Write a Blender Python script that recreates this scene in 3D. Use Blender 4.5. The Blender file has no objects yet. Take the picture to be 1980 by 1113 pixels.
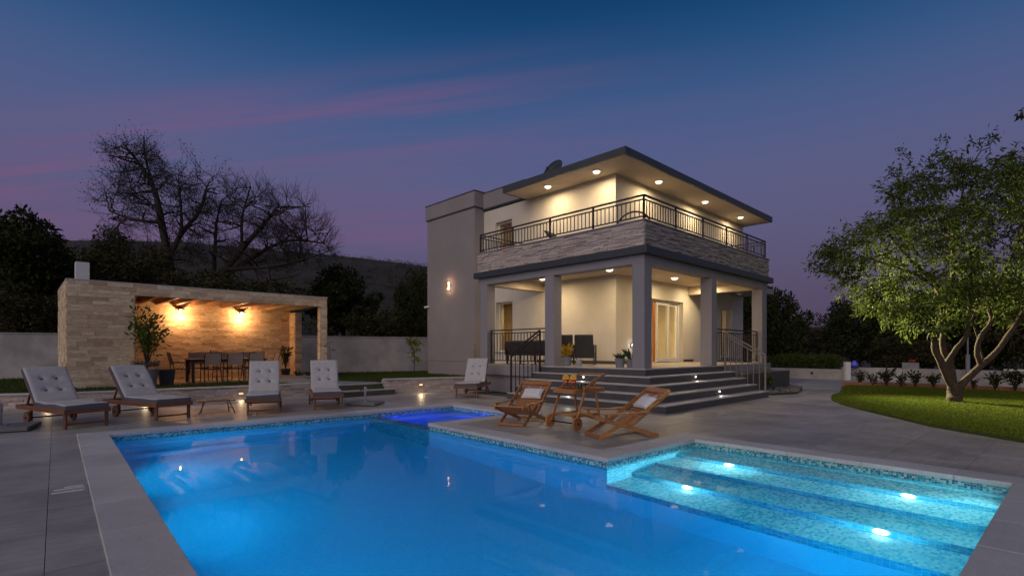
import bpy, bmesh, math, random
import numpy as np
from mathutils import Vector, Matrix
R = math.radians
S = bpy.context.scene
COL = S.collection

# ------------------------------------------------------------------ camera
CAM_H = 1.32
cam_d = bpy.data.cameras.new("camera")
cam = bpy.data.objects.new("camera", cam_d)
COL.objects.link(cam)
cam.location = (0, 0, CAM_H)
cam.rotation_euler = (R(90), 0, 0)
cam_d.sensor_width = 36.0
cam_d.lens = 36.0 * 993.0 / 1980.0
cam_d.shift_y = 120.0 / 1980.0
cam_d.clip_start = 0.05
cam_d.clip_end = 3000
S.camera = cam

# ------------------------------------------------------------------ render settings
S.view_settings.view_transform = 'Standard'
S.view_settings.look = 'None'
S.view_settings.exposure = 0.0
S.view_settings.gamma = 1.0
S.view_settings.use_curve_mapping = False
cy = S.cycles
cy.use_denoising = True
cy.max_bounces = 9
cy.diffuse_bounces = 4
cy.glossy_bounces = 5
cy.transmission_bounces = 6
cy.transparent_max_bounces = 6
cy.caustics_reflective = True
cy.caustics_refractive = True
cy.sample_clamp_indirect = 4.0
cy.blur_glossy = 0.5
cy.use_light_tree = True

# ------------------------------------------------------------------ world: dusk sky
W = bpy.data.worlds.new("World")
S.world = W
W.use_nodes = True
wn, wl = W.node_tree.nodes, W.node_tree.links
wn.clear()
def wnode(t, **k):
    n = wn.new(t)
    for a, b in k.items():
        setattr(n, a, b)
    return n
def wmath(op, a, b=None, clamp=False):
    n = wnode('ShaderNodeMath', operation=op, use_clamp=clamp)
    for i, x in enumerate((a, b)):
        if x is None: continue
        if isinstance(x, (int, float)): n.inputs[i].default_value = x
        else: wl.new(x, n.inputs[i])
    return n.outputs[0]
tc = wnode('ShaderNodeTexCoord')
sep = wnode('ShaderNodeSeparateXYZ')
wl.new(tc.outputs['Generated'], sep.inputs[0])
ramp = wnode('ShaderNodeValToRGB')
ramp.color_ramp.interpolation = 'B_SPLINE'
stops = [(0.0, (.070, .045, .090)), (.10, (.092, .072, .130)), (.20, (.100, .092, .180)), (.31, (.097, .102, .215)),
         (.41, (.052, .098, .232)), (.49, (.014, .070, .188)), (.56, (.004, .044, .138)), (1.0, (.006, .022, .072))]
el = ramp.color_ramp.elements
while len(el) < len(stops): el.new(.5)
for e, (p, c) in zip(el, stops):
    e.position = p
    e.color = (*c, 1)
wl.new(sep.outputs[2], ramp.inputs[0])
# a thin sheet of cloud: direction projected on a plane overhead
zc = wmath('MAXIMUM', sep.outputs[2], .06)
px_ = wmath('DIVIDE', sep.outputs[0], zc)
py_ = wmath('DIVIDE', sep.outputs[1], zc)
dd = wmath('ADD', py_, wmath('MULTIPLY', px_, .243))
al = wmath('SUBTRACT', px_, wmath('MULTIPLY', py_, .243))
def cloud_noise(sa, sd, scale, detail, off):
    cb = wnode('ShaderNodeCombineXYZ')
    wl.new(wmath('MULTIPLY', al, sa), cb.inputs[0])
    wl.new(wmath('MULTIPLY', dd, sd), cb.inputs[1])
    cb.inputs[2].default_value = off
    n = wnode('ShaderNodeTexNoise')
    n.inputs['Scale'].default_value = scale
    n.inputs['Detail'].default_value = detail
    n.inputs['Roughness'].default_value = .55
    wl.new(cb.outputs[0], n.inputs['Vector'])
    return n.outputs[0]
n1 = cloud_noise(.22, 2.7, 1.5, 6, 3.1)
n2 = cloud_noise(.18, .8, 1.1, 3, 7.7)
def wramp(v, a, b):
    n = wnode('ShaderNodeMapRange', interpolation_type='SMOOTHSTEP')
    wl.new(v, n.inputs[0])
    n.inputs[1].default_value = a
    n.inputs[2].default_value = b
    return n.outputs[0]
band = wmath('MULTIPLY', wmath('MULTIPLY', wramp(dd, 1.55, 2.05), wramp(dd, 2.85, 2.25)), wramp(al, .55, -1.3))
streak = wramp(n1, .38, .66)
broad = wramp(n2, .46, .72)
amt = wmath('ADD', wmath('MULTIPLY', wmath('MULTIPLY', band, streak), .55), wmath('MULTIPLY', wmath('MULTIPLY', broad, wramp(al, 1.2, -1.2)), .34), True)
mix = wnode('ShaderNodeMix', data_type='RGBA')
wl.new(amt, mix.inputs[0])
wl.new(ramp.outputs[0], mix.inputs[6])
mix.inputs[7].default_value = (.190, .086, .186, 1)
bg = wnode('ShaderNodeBackground')
bg.inputs[1].default_value = 1.08
wl.new(mix.outputs[2], bg.inputs[0])
out = wnode('ShaderNodeOutputWorld')
wl.new(bg.outputs[0], out.inputs[0])

# afterglow of the sun that has set behind the camera, very soft
sun_d = bpy.data.lights.new("afterglow", 'SUN')
sun_d.energy = 1.25
sun_d.angle = R(70)
sun_d.color = (1.0, .86, .73)
sun = bpy.data.objects.new("afterglow", sun_d)
COL.objects.link(sun)
sun.rotation_euler = Vector((.40, .81, -.45)).to_track_quat('-Z', 'Y').to_euler()

# ------------------------------------------------------------------ frames
HO = Vector((3.1986, 12.33, 0)); HROT = R(90 - 46.1)
PO = Vector((1.148, 6.203, 0)); PROT = R(90 - 48.4)
def hw(u, v, z=0.0): return HO + Matrix.Rotation(HROT, 3, 'Z') @ Vector((u, v, 0)) + Vector((0, 0, z))
def pw(a, b, z=0.0): return PO + Matrix.Rotation(PROT, 3, 'Z') @ Vector((a, b, 0)) + Vector((0, 0, z))

# ------------------------------------------------------------------ mesh builder
class MB:
    def __init__(s): s.v = []; s.f = []; s.m = []
    def add(s, vs, fs, mi=0):
        o = len(s.v)
        s.v += [tuple(x) for x in vs]
        s.f += [tuple(i + o for i in f) for f in fs]
        s.m += [mi] * len(fs)
        return s
    def box(s, x0, y0, z0, x1, y1, z1, mi=0):
        v = [(x0,y0,z0),(x1,y0,z0),(x1,y1,z0),(x0,y1,z0),(x0,y0,z1),(x1,y0,z1),(x1,y1,z1),(x0,y1,z1)]
        return s.add(v, [(0,3,2,1),(4,5,6,7),(0,1,5,4),(1,2,6,5),(2,3,7,6),(3,0,4,7)], mi)
    def bar(s, p0, p1, w, t, up=(0,0,1), mi=0):
        """bar from p0 to p1: w = width across, t = thickness along `up`"""
        p0, p1 = Vector(p0), Vector(p1)
        d = (p1 - p0).normalized()
        u = Vector(up)
        if abs(d.dot(u)) > .98: u = Vector((1,0,0)) if abs(d.x) < .9 else Vector((0,1,0))
        sd = d.cross(u).normalized()
        u = sd.cross(d).normalized()
        c = [sd*(-w/2)+u*(-t/2), sd*(w/2)+u*(-t/2), sd*(w/2)+u*(t/2), sd*(-w/2)+u*(t/2)]
        vs = [p0+q for q in c] + [p1+q for q in c]
        return s.add(vs, [(0,1,2,3)[::-1],(4,5,6,7),(0,1,5,4),(1,2,6,5),(2,3,7,6),(3,0,4,7)], mi)
    def tube(s, pts, rad, n=8, mi=0, cap=True):
        pts = [Vector(p) for p in pts]
        if not hasattr(rad, '__len__'): rad = [rad]*len(pts)
        rings = []
        prev = None
        for i, p in enumerate(pts):
            d = (pts[min(i+1, len(pts)-1)] - pts[max(i-1, 0)])
            if d.length < 1e-9: d = Vector((0,0,1))
            d.normalize()
            if prev is None:
                a = Vector((1,0,0)) if abs(d.x) < .8 else Vector((0,1,0))
                prev = (a - d*a.dot(d)).normalized()
            else:
                prev = (prev - d*prev.dot(d))
                prev = prev.normalized() if prev.length > 1e-6 else d.orthogonal().normalized()
            q = d.cross(prev)
            rings.append([p + (prev*math.cos(2*math.pi*k/n) + q*math.sin(2*math.pi*k/n))*rad[i] for k in range(n)])
        vs = [x for r in rings for x in r]
        fs = []
        for i in range(len(pts)-1):
            for k in range(n):
                a = i*n+k; b = i*n+(k+1) % n
                fs.append((a, b, b+n, a+n))
        if cap:
            fs.append(tuple(range(n))[::-1]); fs.append(tuple((len(pts)-1)*n+k for k in range(n)))
        return s.add(vs, fs, mi)
    def lathe(s, prof, n=16, c=(0,0,0), mi=0):
        vs = []
        for r, z in prof:
            for k in range(n):
                vs.append((c[0]+r*math.cos(2*math.pi*k/n), c[1]+r*math.sin(2*math.pi*k/n), c[2]+z))
        fs = []
        for i in range(len(prof)-1):
            for k in range(n):
                a = i*n+k; b = i*n+(k+1) % n
                fs.append((a, b, b+n, a+n))
        fs.append(tuple(range(n))[::-1]); fs.append(tuple((len(prof)-1)*n+k for k in range(n)))
        return s.add(vs, fs, mi)
    def prism(s, poly, z0, z1, mi=0):
        n = len(poly)
        vs = [(x,y,z0) for x,y in poly] + [(x,y,z1) for x,y in poly]
        fs = [tuple(range(n))[::-1], tuple(range(n,2*n))] + [(i,(i+1) % n,n+(i+1) % n,n+i) for i in range(n)]
        return s.add(vs, fs, mi)
    def disc(s, c, r, axis, n=20, th=.012, mi=0):
        c = Vector(c); a = Vector(axis).normalized()
        return s.tube([c - a*th/2, c + a*th/2], r, n, mi)
    def rot(s, M):
        s.v = [tuple(M @ Vector(x)) for x in s.v]; return s

def mesh_of(name, mb, mats, smooth=False):
    me = bpy.data.meshes.new(name)
    me.from_pydata(mb.v, [], mb.f)
    for m in (mats if isinstance(mats, (list, tuple)) else [mats]): me.materials.append(m)
    if any(mb.m): me.polygons.foreach_set('material_index', mb.m)
    if smooth: me.polygons.foreach_set('use_smooth', [True]*len(me.polygons))
    me.update()
    return me
def obj(name, mb, mats, parent=None, loc=(0,0,0), rz=0.0, smooth=False, bev=0.0, seg=2, kind=None):
    me = mb if isinstance(mb, bpy.types.Mesh) else mesh_of(name, mb, mats, smooth)
    o = bpy.data.objects.new(name, me)
    COL.objects.link(o)
    o.location = loc
    o.rotation_euler = (0, 0, rz)
    if parent: o.parent = parent
    if bev:
        b = o.modifiers.new("bevel", 'BEVEL'); b.width = bev; b.segments = seg; b.limit_method = 'ANGLE'; b.angle_limit = R(50)
    if kind: o['kind'] = kind
    return o
def tag(o, label, cat, group=None):
    o['label'] = label; o['category'] = cat
    if group: o['group'] = group
    return o
def thing(name, label, cat, loc=(0,0,0), rz=0.0, group=None):
    o = bpy.data.objects.new(name, None)
    COL.objects.link(o)
    o.empty_display_size = .2
    o.location = loc; o.rotation_euler = (0, 0, rz)
    return tag(o, label, cat, group)
KIDS = {}
def kids(o): return [c for c in bpy.data.objects if c.parent == o]
def dup(root, label, loc, rz, scale=1.0):
    def rec(o, par):
        c = o.copy()
        COL.objects.link(c)
        if par: c.parent = par
        for k in kids(o): rec(k, c)
        return c
    r = rec(root, None)
    r.location = loc; r.rotation_euler = (0, 0, rz); r['label'] = label
    if scale != 1.0: r.scale = (scale, scale, scale)
    return r
def struct(o): o['kind'] = 'structure'; return o

# ------------------------------------------------------------------ materials
def mat(name, col, rough=.6, metal=0.0, var=.12, nscale=6.0, bump=0.0, bscale=40.0, objvar=0.0, island=0.0, col2=None,
        stretch=(1,1,1), spec=.5, detail=5, stain=0.0):
    m = bpy.data.materials.new(name); m.use_nodes = True
    N, L = m.node_tree.nodes, m.node_tree.links
    p = N['Principled BSDF']
    p.inputs['Roughness'].default_value = rough
    p.inputs['Metallic'].default_value = metal
    p.inputs['Specular IOR Level'].default_value = spec
    t = N.new('ShaderNodeTexCoord'); mp = N.new('ShaderNodeMapping')
    mp.inputs['Scale'].default_value = stretch
    L.new(t.outputs['Object'], mp.inputs[0])
    n = N.new('ShaderNodeTexNoise'); n.inputs['Scale'].default_value = nscale; n.inputs['Detail'].default_value = detail
    n.inputs['Roughness'].default_value = .6
    L.new(mp.outputs[0], n.inputs['Vector'])
    cr = N.new('ShaderNodeValToRGB')
    c2 = col2 or tuple(min(1, c*(1+var)) for c in col); c1 = col if col2 else tuple(c*(1-var) for c in col)
    cr.color_ramp.elements[0].position = .32; cr.color_ramp.elements[1].position = .68
    cr.color_ramp.elements[0].color = (*c1, 1); cr.color_ramp.elements[1].color = (*c2, 1)
    L.new(n.outputs[0], cr.inputs[0])
    src = cr.outputs[0]
    if stain:        # broad marks of damp and dirt, in world size
        n5 = N.new('ShaderNodeTexNoise'); n5.inputs['Scale'].default_value = .9; n5.inputs['Detail'].default_value = 7; n5.inputs['Roughness'].default_value = .65
        ge5 = N.new('ShaderNodeNewGeometry'); L.new(ge5.outputs['Position'], n5.inputs['Vector'])
        m5 = N.new('ShaderNodeMapRange'); m5.inputs[1].default_value = .38; m5.inputs[2].default_value = .62; m5.inputs[3].default_value = 1-stain; m5.inputs[4].default_value = 1+stain*.35
        L.new(n5.outputs[0], m5.inputs[0])
        h5 = N.new('ShaderNodeHueSaturation'); L.new(src, h5.inputs['Color']); L.new(m5.outputs[0], h5.inputs['Value']); src = h5.outputs[0]
    if objvar or island:
        hv = N.new('ShaderNodeHueSaturation')
        L.new(src, hv.inputs['Color'])
        oi = N.new('ShaderNodeObjectInfo'); ge = N.new('ShaderNodeNewGeometry')
        a = N.new('ShaderNodeMath'); a.operation = 'ADD'
        L.new(oi.outputs['Random'], a.inputs[0]); L.new(ge.outputs['Random Per Island'], a.inputs[1])
        fr = N.new('ShaderNodeMath'); fr.operation = 'FRACT'; L.new(a.outputs[0], fr.inputs[0])
        mr = N.new('ShaderNodeMapRange'); k = max(objvar, island)
        mr.inputs[3].default_value = 1-k; mr.inputs[4].default_value = 1+k
        L.new((fr if island else oi).outputs[0 if island else 'Random'], mr.inputs[0])
        L.new(mr.outputs[0], hv.inputs['Value'])
        src = hv.outputs[0]
    L.new(src, p.inputs['Base Color'])
    rr = N.new('ShaderNodeMapRange'); rr.inputs[3].default_value = max(0.02, rough-.08); rr.inputs[4].default_value = min(1, rough+.08)
    L.new(n.outputs[0], rr.inputs[0]); L.new(rr.outputs[0], p.inputs['Roughness'])
    if bump:
        b = N.new('ShaderNodeBump'); b.inputs['Strength'].default_value = bump; b.inputs['Distance'].default_value = .01
        n3 = N.new('ShaderNodeTexNoise'); n3.inputs['Scale'].default_value = bscale; n3.inputs['Detail'].default_value = 4
        L.new(mp.outputs[0], n3.inputs['Vector']); L.new(n3.outputs[0], b.inputs['Height']); L.new(b.outputs[0], p.inputs['Normal'])
    return m
def emis(name, col, strength):
    m = bpy.data.materials.new(name); m.use_nodes = True
    N, L = m.node_tree.nodes, m.node_tree.links
    p = N['Principled BSDF']
    p.inputs['Base Color'].default_value = (*col, 1); p.inputs['Emission Color'].default_value = (*col, 1)
    p.inputs['Emission Strength'].default_value = strength
    return m
def glass(name, col=(1,1,1), rough=0.0, ior=1.45):
    m = bpy.data.materials.new(name); m.use_nodes = True
    p = m.node_tree.nodes['Principled BSDF']
    p.inputs['Base Color'].default_value = (*col, 1); p.inputs['Transmission Weight'].default_value = 1
    p.inputs['Roughness'].default_value = rough; p.inputs['IOR'].default_value = ior
    return m
def pane_mat(name):
    """thin window glass: mirror by Fresnel over see-through"""
    m = bpy.data.materials.new(name); m.use_nodes = True
    N, L = m.node_tree.nodes, m.node_tree.links
    N.clear()
    o = N.new('ShaderNodeOutputMaterial'); mx = N.new('ShaderNodeMixShader'); t = N.new('ShaderNodeBsdfTransparent'); g = N.new('ShaderNodeBsdfGlossy')
    g.inputs['Roughness'].default_value = .02
    t.inputs[0].default_value = (.86, .9, .88, 1)
    lw = N.new('ShaderNodeLayerWeight'); lw.inputs[0].default_value = .5
    pw_ = N.new('ShaderNodeMath'); pw_.operation = 'POWER'; pw_.inputs[1].default_value = 4.0; L.new(lw.outputs['Facing'], pw_.inputs[0])
    fr = N.new('ShaderNodeMath'); fr.operation = 'MULTIPLY_ADD'; fr.inputs[1].default_value = .6; fr.inputs[2].default_value = .045; L.new(pw_.outputs[0], fr.inputs[0])
    L.new(fr.outputs[0], mx.inputs[0]); L.new(t.outputs[0], mx.inputs[1]); L.new(g.outputs[0], mx.inputs[2]); L.new(mx.outputs[0], o.inputs[0])
    return m
def leaf_mat(name, c1, c2, transl=.35, rough=.68):
    m = bpy.data.materials.new(name); m.use_nodes = True
    N, L = m.node_tree.nodes, m.node_tree.links
    p = N['Principled BSDF']; o = N['Material Output']
    p.inputs['Roughness'].default_value = rough
    p.inputs['Specular IOR Level'].default_value = .15
    ge = N.new('ShaderNodeNewGeometry'); cr = N.new('ShaderNodeValToRGB')
    cr.color_ramp.elements[0].color = (*c1, 1); cr.color_ramp.elements[1].color = (*c2, 1)
    L.new(ge.outputs['Random Per Island'], cr.inputs[0]); L.new(cr.outputs[0], p.inputs['Base Color'])
    tr = N.new('ShaderNodeBsdfTranslucent'); mx = N.new('ShaderNodeMixShader'); mx.inputs[0].default_value = transl
    L.new(cr.outputs[0], tr.inputs[0]); L.new(p.outputs[0], mx.inputs[1]); L.new(tr.outputs[0], mx.inputs[2]); L.new(mx.outputs[0], o.inputs[0])
    return m
def mosaic(name, cols, size=(.024, .024, .024), grout=(.5,.6,.62), gw=.09, pos=None):
    """glass mosaic: square cells with their own colour and pale joints, in the object's own space"""
    m = bpy.data.materials.new(name); m.use_nodes = True
    N, L = m.node_tree.nodes, m.node_tree.links
    p = N['Principled BSDF']; p.inputs['Roughness'].default_value = .25
    t = N.new('ShaderNodeTexCoord')
    mp = N.new('ShaderNodeVectorMath'); mp.operation = 'MULTIPLY'
    mp.inputs[1].default_value = tuple(1/x for x in size)
    off = N.new('ShaderNodeVectorMath'); off.operation = 'ADD'; off.inputs[1].default_value = (.37, .37, .37)
    L.new(t.outputs['Object'], mp.inputs[0]); L.new(mp.outputs[0], off.inputs[0])
    fl = N.new('ShaderNodeVectorMath'); fl.operation = 'FLOOR'; L.new(off.outputs[0], fl.inputs[0])
    wnz = N.new('ShaderNodeTexWhiteNoise'); L.new(fl.outputs[0], wnz.inputs['Vector'])
    cr = N.new('ShaderNodeValToRGB'); cr.color_ramp.interpolation = 'CONSTANT'
    e = cr.color_ramp.elements
    while len(e) < len(cols): e.new(.5)
    for i, c in enumerate(cols):
        e[i].position = pos[i] if pos else i/len(cols); e[i].color = (*c, 1)
    L.new(wnz.outputs['Value'], cr.inputs[0])
    fr = N.new('ShaderNodeVectorMath'); fr.operation = 'FRACTION'; L.new(off.outputs[0], fr.inputs[0])
    sp = N.new('ShaderNodeSeparateXYZ'); L.new(fr.outputs[0], sp.inputs[0])
    sn = N.new('ShaderNodeSeparateXYZ'); L.new(t.outputs['Normal'], sn.inputs[0])
    acc = None
    for i in range(3):
        lt = N.new('ShaderNodeMath'); lt.operation = 'LESS_THAN'; L.new(sp.outputs[i], lt.inputs[0]); lt.inputs[1].default_value = gw
        ab = N.new('ShaderNodeMath'); ab.operation = 'ABSOLUTE'; L.new(sn.outputs[i], ab.inputs[0])
        l2 = N.new('ShaderNodeMath'); l2.operation = 'LESS_THAN'; L.new(ab.outputs[0], l2.inputs[0]); l2.inputs[1].default_value = .5
        mu = N.new('ShaderNodeMath'); mu.operation = 'MULTIPLY'; L.new(lt.outputs[0], mu.inputs[0]); L.new(l2.outputs[0], mu.inputs[1])
        if acc is None: acc = mu
        else:
            mx = N.new('ShaderNodeMath'); mx.operation = 'MAXIMUM'; L.new(acc.outputs[0], mx.inputs[0]); L.new(mu.outputs[0], mx.inputs[1]); acc = mx
    mix = N.new('ShaderNodeMix'); mix.data_type = 'RGBA'
    L.new(acc.outputs[0], mix.inputs[0]); L.new(cr.outputs[0], mix.inputs[6]); mix.inputs[7].default_value = (*grout, 1)
    L.new(mix.outputs[2], p.inputs['Base Color'])
    return m
def stone_mat(name, cols, nscale=9.0, rough=.8):
    """every stone its own tint (per object and per island) with veins"""
    m = bpy.data.materials.new(name); m.use_nodes = True
    N, L = m.node_tree.nodes, m.node_tree.links
    p = N['Principled BSDF']; p.inputs['Roughness'].default_value = rough; p.inputs['Specular IOR Level'].default_value = .3
    oi = N.new('ShaderNodeObjectInfo'); ge = N.new('ShaderNodeNewGeometry')
    a = N.new('ShaderNodeMath'); a.operation = 'ADD'; L.new(oi.outputs['Random'], a.inputs[0]); L.new(ge.outputs['Random Per Island'], a.inputs[1])
    fr = N.new('ShaderNodeMath'); fr.operation = 'FRACT'; L.new(a.outputs[0], fr.inputs[0])
    cr = N.new('ShaderNodeValToRGB'); e = cr.color_ramp.elements
    while len(e) < len(cols): e.new(.5)
    for i, c in enumerate(cols): e[i].position = i/(len(cols)-1); e[i].color = (*c, 1)
    L.new(fr.outputs[0], cr.inputs[0])
    t = N.new('ShaderNodeTexCoord'); mp = N.new('ShaderNodeMapping'); mp.inputs['Scale'].default_value = (1,1,4)
    L.new(t.outputs['Object'], mp.inputs[0])
    va = N.new('ShaderNodeVectorMath'); va.operation = 'ADD'
    L.new(mp.outputs[0], va.inputs[0])
    cb = N.new('ShaderNodeCombineXYZ'); m7 = N.new('ShaderNodeMath'); m7.operation = 'MULTIPLY'; m7.inputs[1].default_value = 37.
    L.new(fr.outputs[0], m7.inputs[0]); L.new(m7.outputs[0], cb.inputs[0]); L.new(cb.outputs[0], va.inputs[1])
    n = N.new('ShaderNodeTexNoise'); n.inputs['Scale'].default_value = nscale; n.inputs['Detail'].default_value = 6
    L.new(va.outputs[0], n.inputs['Vector'])
    mr = N.new('ShaderNodeMapRange'); mr.inputs[1].default_value = .3; mr.inputs[2].default_value = .7; mr.inputs[3].default_value = .74; mr.inputs[4].default_value = 1.18
    L.new(n.outputs[0], mr.inputs[0])
    hv = N.new('ShaderNodeHueSaturation'); L.new(cr.outputs[0], hv.inputs['Color']); L.new(mr.outputs[0], hv.inputs['Value'])
    L.new(hv.outputs[0], p.inputs['Base Color'])
    b = N.new('ShaderNodeBump'); b.inputs['Strength'].default_value = .5; b.inputs['Distance'].default_value = .012
    L.new(n.outputs[0], b.inputs['Height']); L.new(b.outputs[0], p.inputs['Normal'])
    return m
def wood_mat(name, c1, c2, rough=.45, axis=(1,12,12), objvar=.18):
    return mat(name, c1, rough, col2=c2, nscale=3.0, stretch=axis, bump=.15, bscale=5, objvar=objvar, detail=8)

M_tile = mat('porcelain_paving', (.30,.277,.257), .45, col2=(.42,.388,.36), nscale=1.6, stretch=(1.0,9,1), objvar=.11, bump=.05, bscale=14, detail=8, stain=.30)
M_joint = mat('paving_grout', (.13,.122,.115), .9)
M_drive = mat('driveway_paving', (.21,.205,.205), .55, col2=(.30,.29,.285), nscale=1.2, stretch=(1,7,1))
M_coping = mat('coping_stone', (.45,.44,.435), .6, col2=(.58,.56,.55), nscale=55, objvar=.07, bump=.08, bscale=120, stain=.16)
M_earth = mat('dry_earth', (.045,.04,.026), .95, col2=(.03,.045,.018), nscale=.6, bump=.4, bscale=3)
M_lawn = mat('lawn_soil', (.04,.062,.014), .95, col2=(.06,.085,.02), nscale=2.5, bump=.5, bscale=60)
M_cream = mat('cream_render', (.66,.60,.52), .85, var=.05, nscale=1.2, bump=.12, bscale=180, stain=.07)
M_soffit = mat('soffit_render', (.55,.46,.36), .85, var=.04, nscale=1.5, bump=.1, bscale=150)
M_grey = mat('grey_render', (.27,.245,.255), .85, var=.06, nscale=.9, bump=.15, bscale=160, stain=.05)
M_lilac = mat('grey_column_render', (.25,.235,.26), .8, var=.04, nscale=1.5, bump=.12, bscale=160)
M_dark = mat('anthracite_metal', (.045,.052,.06), .45, var=.1, nscale=3)
M_fascia = mat('dark_fascia', (.055,.062,.068), .5, var=.12, nscale=4)
M_riser = mat('dark_step_tile', (.058,.054,.058), .45, col2=(.085,.08,.084), nscale=3, stretch=(1,1,3))
M_tread = mat('step_tread_tile', (.38,.365,.355), .42, col2=(.48,.46,.445), nscale=2.5)
M_porch = mat('porch_tile', (.34,.29,.24), .35, col2=(.42,.36,.30), nscale=2, stretch=(1,4,1))
M_white = mat('white_paint', (.72,.71,.70), .4, var=.03)
M_wallw = mat('garden_wall_render', (.40,.375,.385), .9, var=.1, nscale=1.1, bump=.2, bscale=60, stain=.25)
M_ledge = stone_mat('ledger_stone', [(.30,.235,.215),(.55,.45,.41),(.42,.35,.335),(.62,.53,.49),(.36,.30,.275),(.50,.42,.40)], 14)
M_ledgeg = stone_mat('grey_ledger_stone', [(.20,.175,.165),(.36,.315,.30),(.28,.25,.245),(.43,.38,.36),(.24,.21,.20),(.33,.295,.29)], 14)
M_trav = stone_mat('travertine', [(.48,.335,.21),(.76,.59,.41),(.61,.45,.305),(.82,.68,.50),(.54,.39,.25),(.79,.63,.45),(.71,.56,.39)], 8)
M_bed = mat('stone_bed_mortar', (.19,.15,.115), .95)
M_rail = mat('brown_railing_paint', (.032,.023,.020), .4, var=.1)
M_raillit = mat('lit_railing_paint', (.19,.165,.155), .4, var=.1)  # lighter copy of the railing paint, lamplight put into the colour
M_teak = wood_mat('oiled_teak', (.30,.115,.034), (.50,.22,.07), .38)
M_dteak = wood_mat('dark_lounger_wood', (.12,.047,.022), (.21,.088,.042), .45)
M_beam = wood_mat('pergola_timber', (.22,.105,.055), (.36,.18,.09), .55)
M_cush = mat('light_grey_cushion', (.47,.45,.455), .95, var=.08, nscale=14, bump=.55, bscale=16)
M_piping = mat('dark_grey_cushion_edge', (.085,.08,.105), .95, var=.1, nscale=20, bump=.2, bscale=300)
M_button = mat('cushion_button', (.06,.057,.07), .9)
M_pillow = mat('white_pillow_cotton', (.70,.68,.68), .95, var=.04, nscale=9, bump=.2, bscale=90)
M_black = mat('black_metal', (.022,.02,.02), .4)
M_bronze = mat('dark_bronze_chair_metal', (.05,.034,.026), .45)
M_mesh = mat('dark_sling_fabric', (.075,.06,.052), .9)
M_sofa = mat('charcoal_upholstery', (.05,.05,.048), .9, var=.15, nscale=12, bump=.2, bscale=200)
M_base = mat('granite_base', (.12,.125,.125), .6, col2=(.19,.195,.19), nscale=70)
M_steel = mat('brushed_steel', (.45,.45,.47), .3, metal=1.0, var=.05)
M_pot = mat('dark_planter', (.03,.03,.034), .5)
M_potg = mat('grey_planter', (.20,.20,.235), .6)
M_bark = mat('bark', (.024,.015,.011), .9, col2=(.075,.044,.030), nscale=9, stretch=(2,2,.8), bump=.9, bscale=22)
M_barkd = mat('dark_bark', (.030,.024,.020), .95, col2=(.055,.043,.036), nscale=8, bump=.5, bscale=20)
M_glass = pane_mat('window_glass')
M_clear = glass('drinking_glass')
M_spritz = mat('orange_drink', (.90,.12,.02), .15, var=.05)
M_orange = mat('orange_slice', (.95,.36,.015), .4, col2=(.98,.55,.06), nscale=30)
M_straw = mat('straw_paper', (.8,.5,.2), .6)
M_green = glass('green_glass', (.25,.75,.2))
M_terra = mat('terracotta_edging', (.33,.13,.07), .85, col2=(.42,.18,.10), nscale=10)
M_rock = mat('grey_rock', (.10,.10,.10), .9, col2=(.16,.155,.15), nscale=5, bump=.6, bscale=10)
M_rockp = mat('pale_rock', (.42,.38,.35), .9, col2=(.5,.46,.43), nscale=5)
WARM = (1.0, .76, .43)
E_warm = emis('warm_led', (1.0, .86, .60), 2.2)
E_wall = emis('amber_wall_led', (1.0, .66, .30), .9)
M_sling = mat('taupe_sling_fabric', (.36,.29,.26), .9)
E_bulb = emis('amber_bulb', (1.0, .62, .20), 22)
E_cool = emis('white_led', (1.0, .95, .85), 7)
E_pool = emis('pool_led', (.85, .98, 1.0), 12)
E_blue = emis('blue_led', (.08, .10, 1.0), 1.0)

def lamp(name, typ, energy, col, loc, parent=None, aim=None, size=.1, spot=None, blend=.5):
    d = bpy.data.lights.new(name, typ)
    d.energy = energy; d.color = col
    if typ == 'AREA': d.shape = 'DISK'; d.size = size
    else: d.shadow_soft_size = size
    if typ == 'SPOT': d.spot_size = R(spot); d.spot_blend = blend
    d.cycles.use_multiple_importance_sampling = False
    o = bpy.data.objects.new(name, d)
    COL.objects.link(o)
    o.location = loc
    if aim is not None: o.rotation_euler = Vector(aim).to_track_quat('-Z', 'Y').to_euler()
    if parent: o.parent = parent
    return o

# =================================================================== SETTING
def cut_rects(rect, holes):
    """rect minus holes, all axis-aligned (x0,y0,x1,y1)"""
    out = [rect]
    for h in holes:
        nxt = []
        for r in out:
            x0,y0,x1,y1 = r; a0,b0,a1,b1 = h
            if a1 <= x0 or a0 >= x1 or b1 <= y0 or b0 >= y1: nxt.append(r); continue
            if a0 > x0: nxt.append((x0,y0,a0,y1))
            if a1 < x1: nxt.append((a1,y0,x1,y1))
            xa, xb = max(x0,a0), min(x1,a1)
            if b0 > y0: nxt.append((xa,y0,xb,b0))
            if b1 < y1: nxt.append((xa,b1,xb,y1))
        out = nxt
    return out
def in_poly(p, poly):
    x, y = p; c = False; j = len(poly)-1
    for i in range(len(poly)):
        xi, yi = poly[i]; xj, yj = poly[j]
        if (yi > y) != (yj > y) and x < (xj-xi)*(y-yi)/(yj-yi)+xi: c = not c
        j = i
    return c

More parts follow.
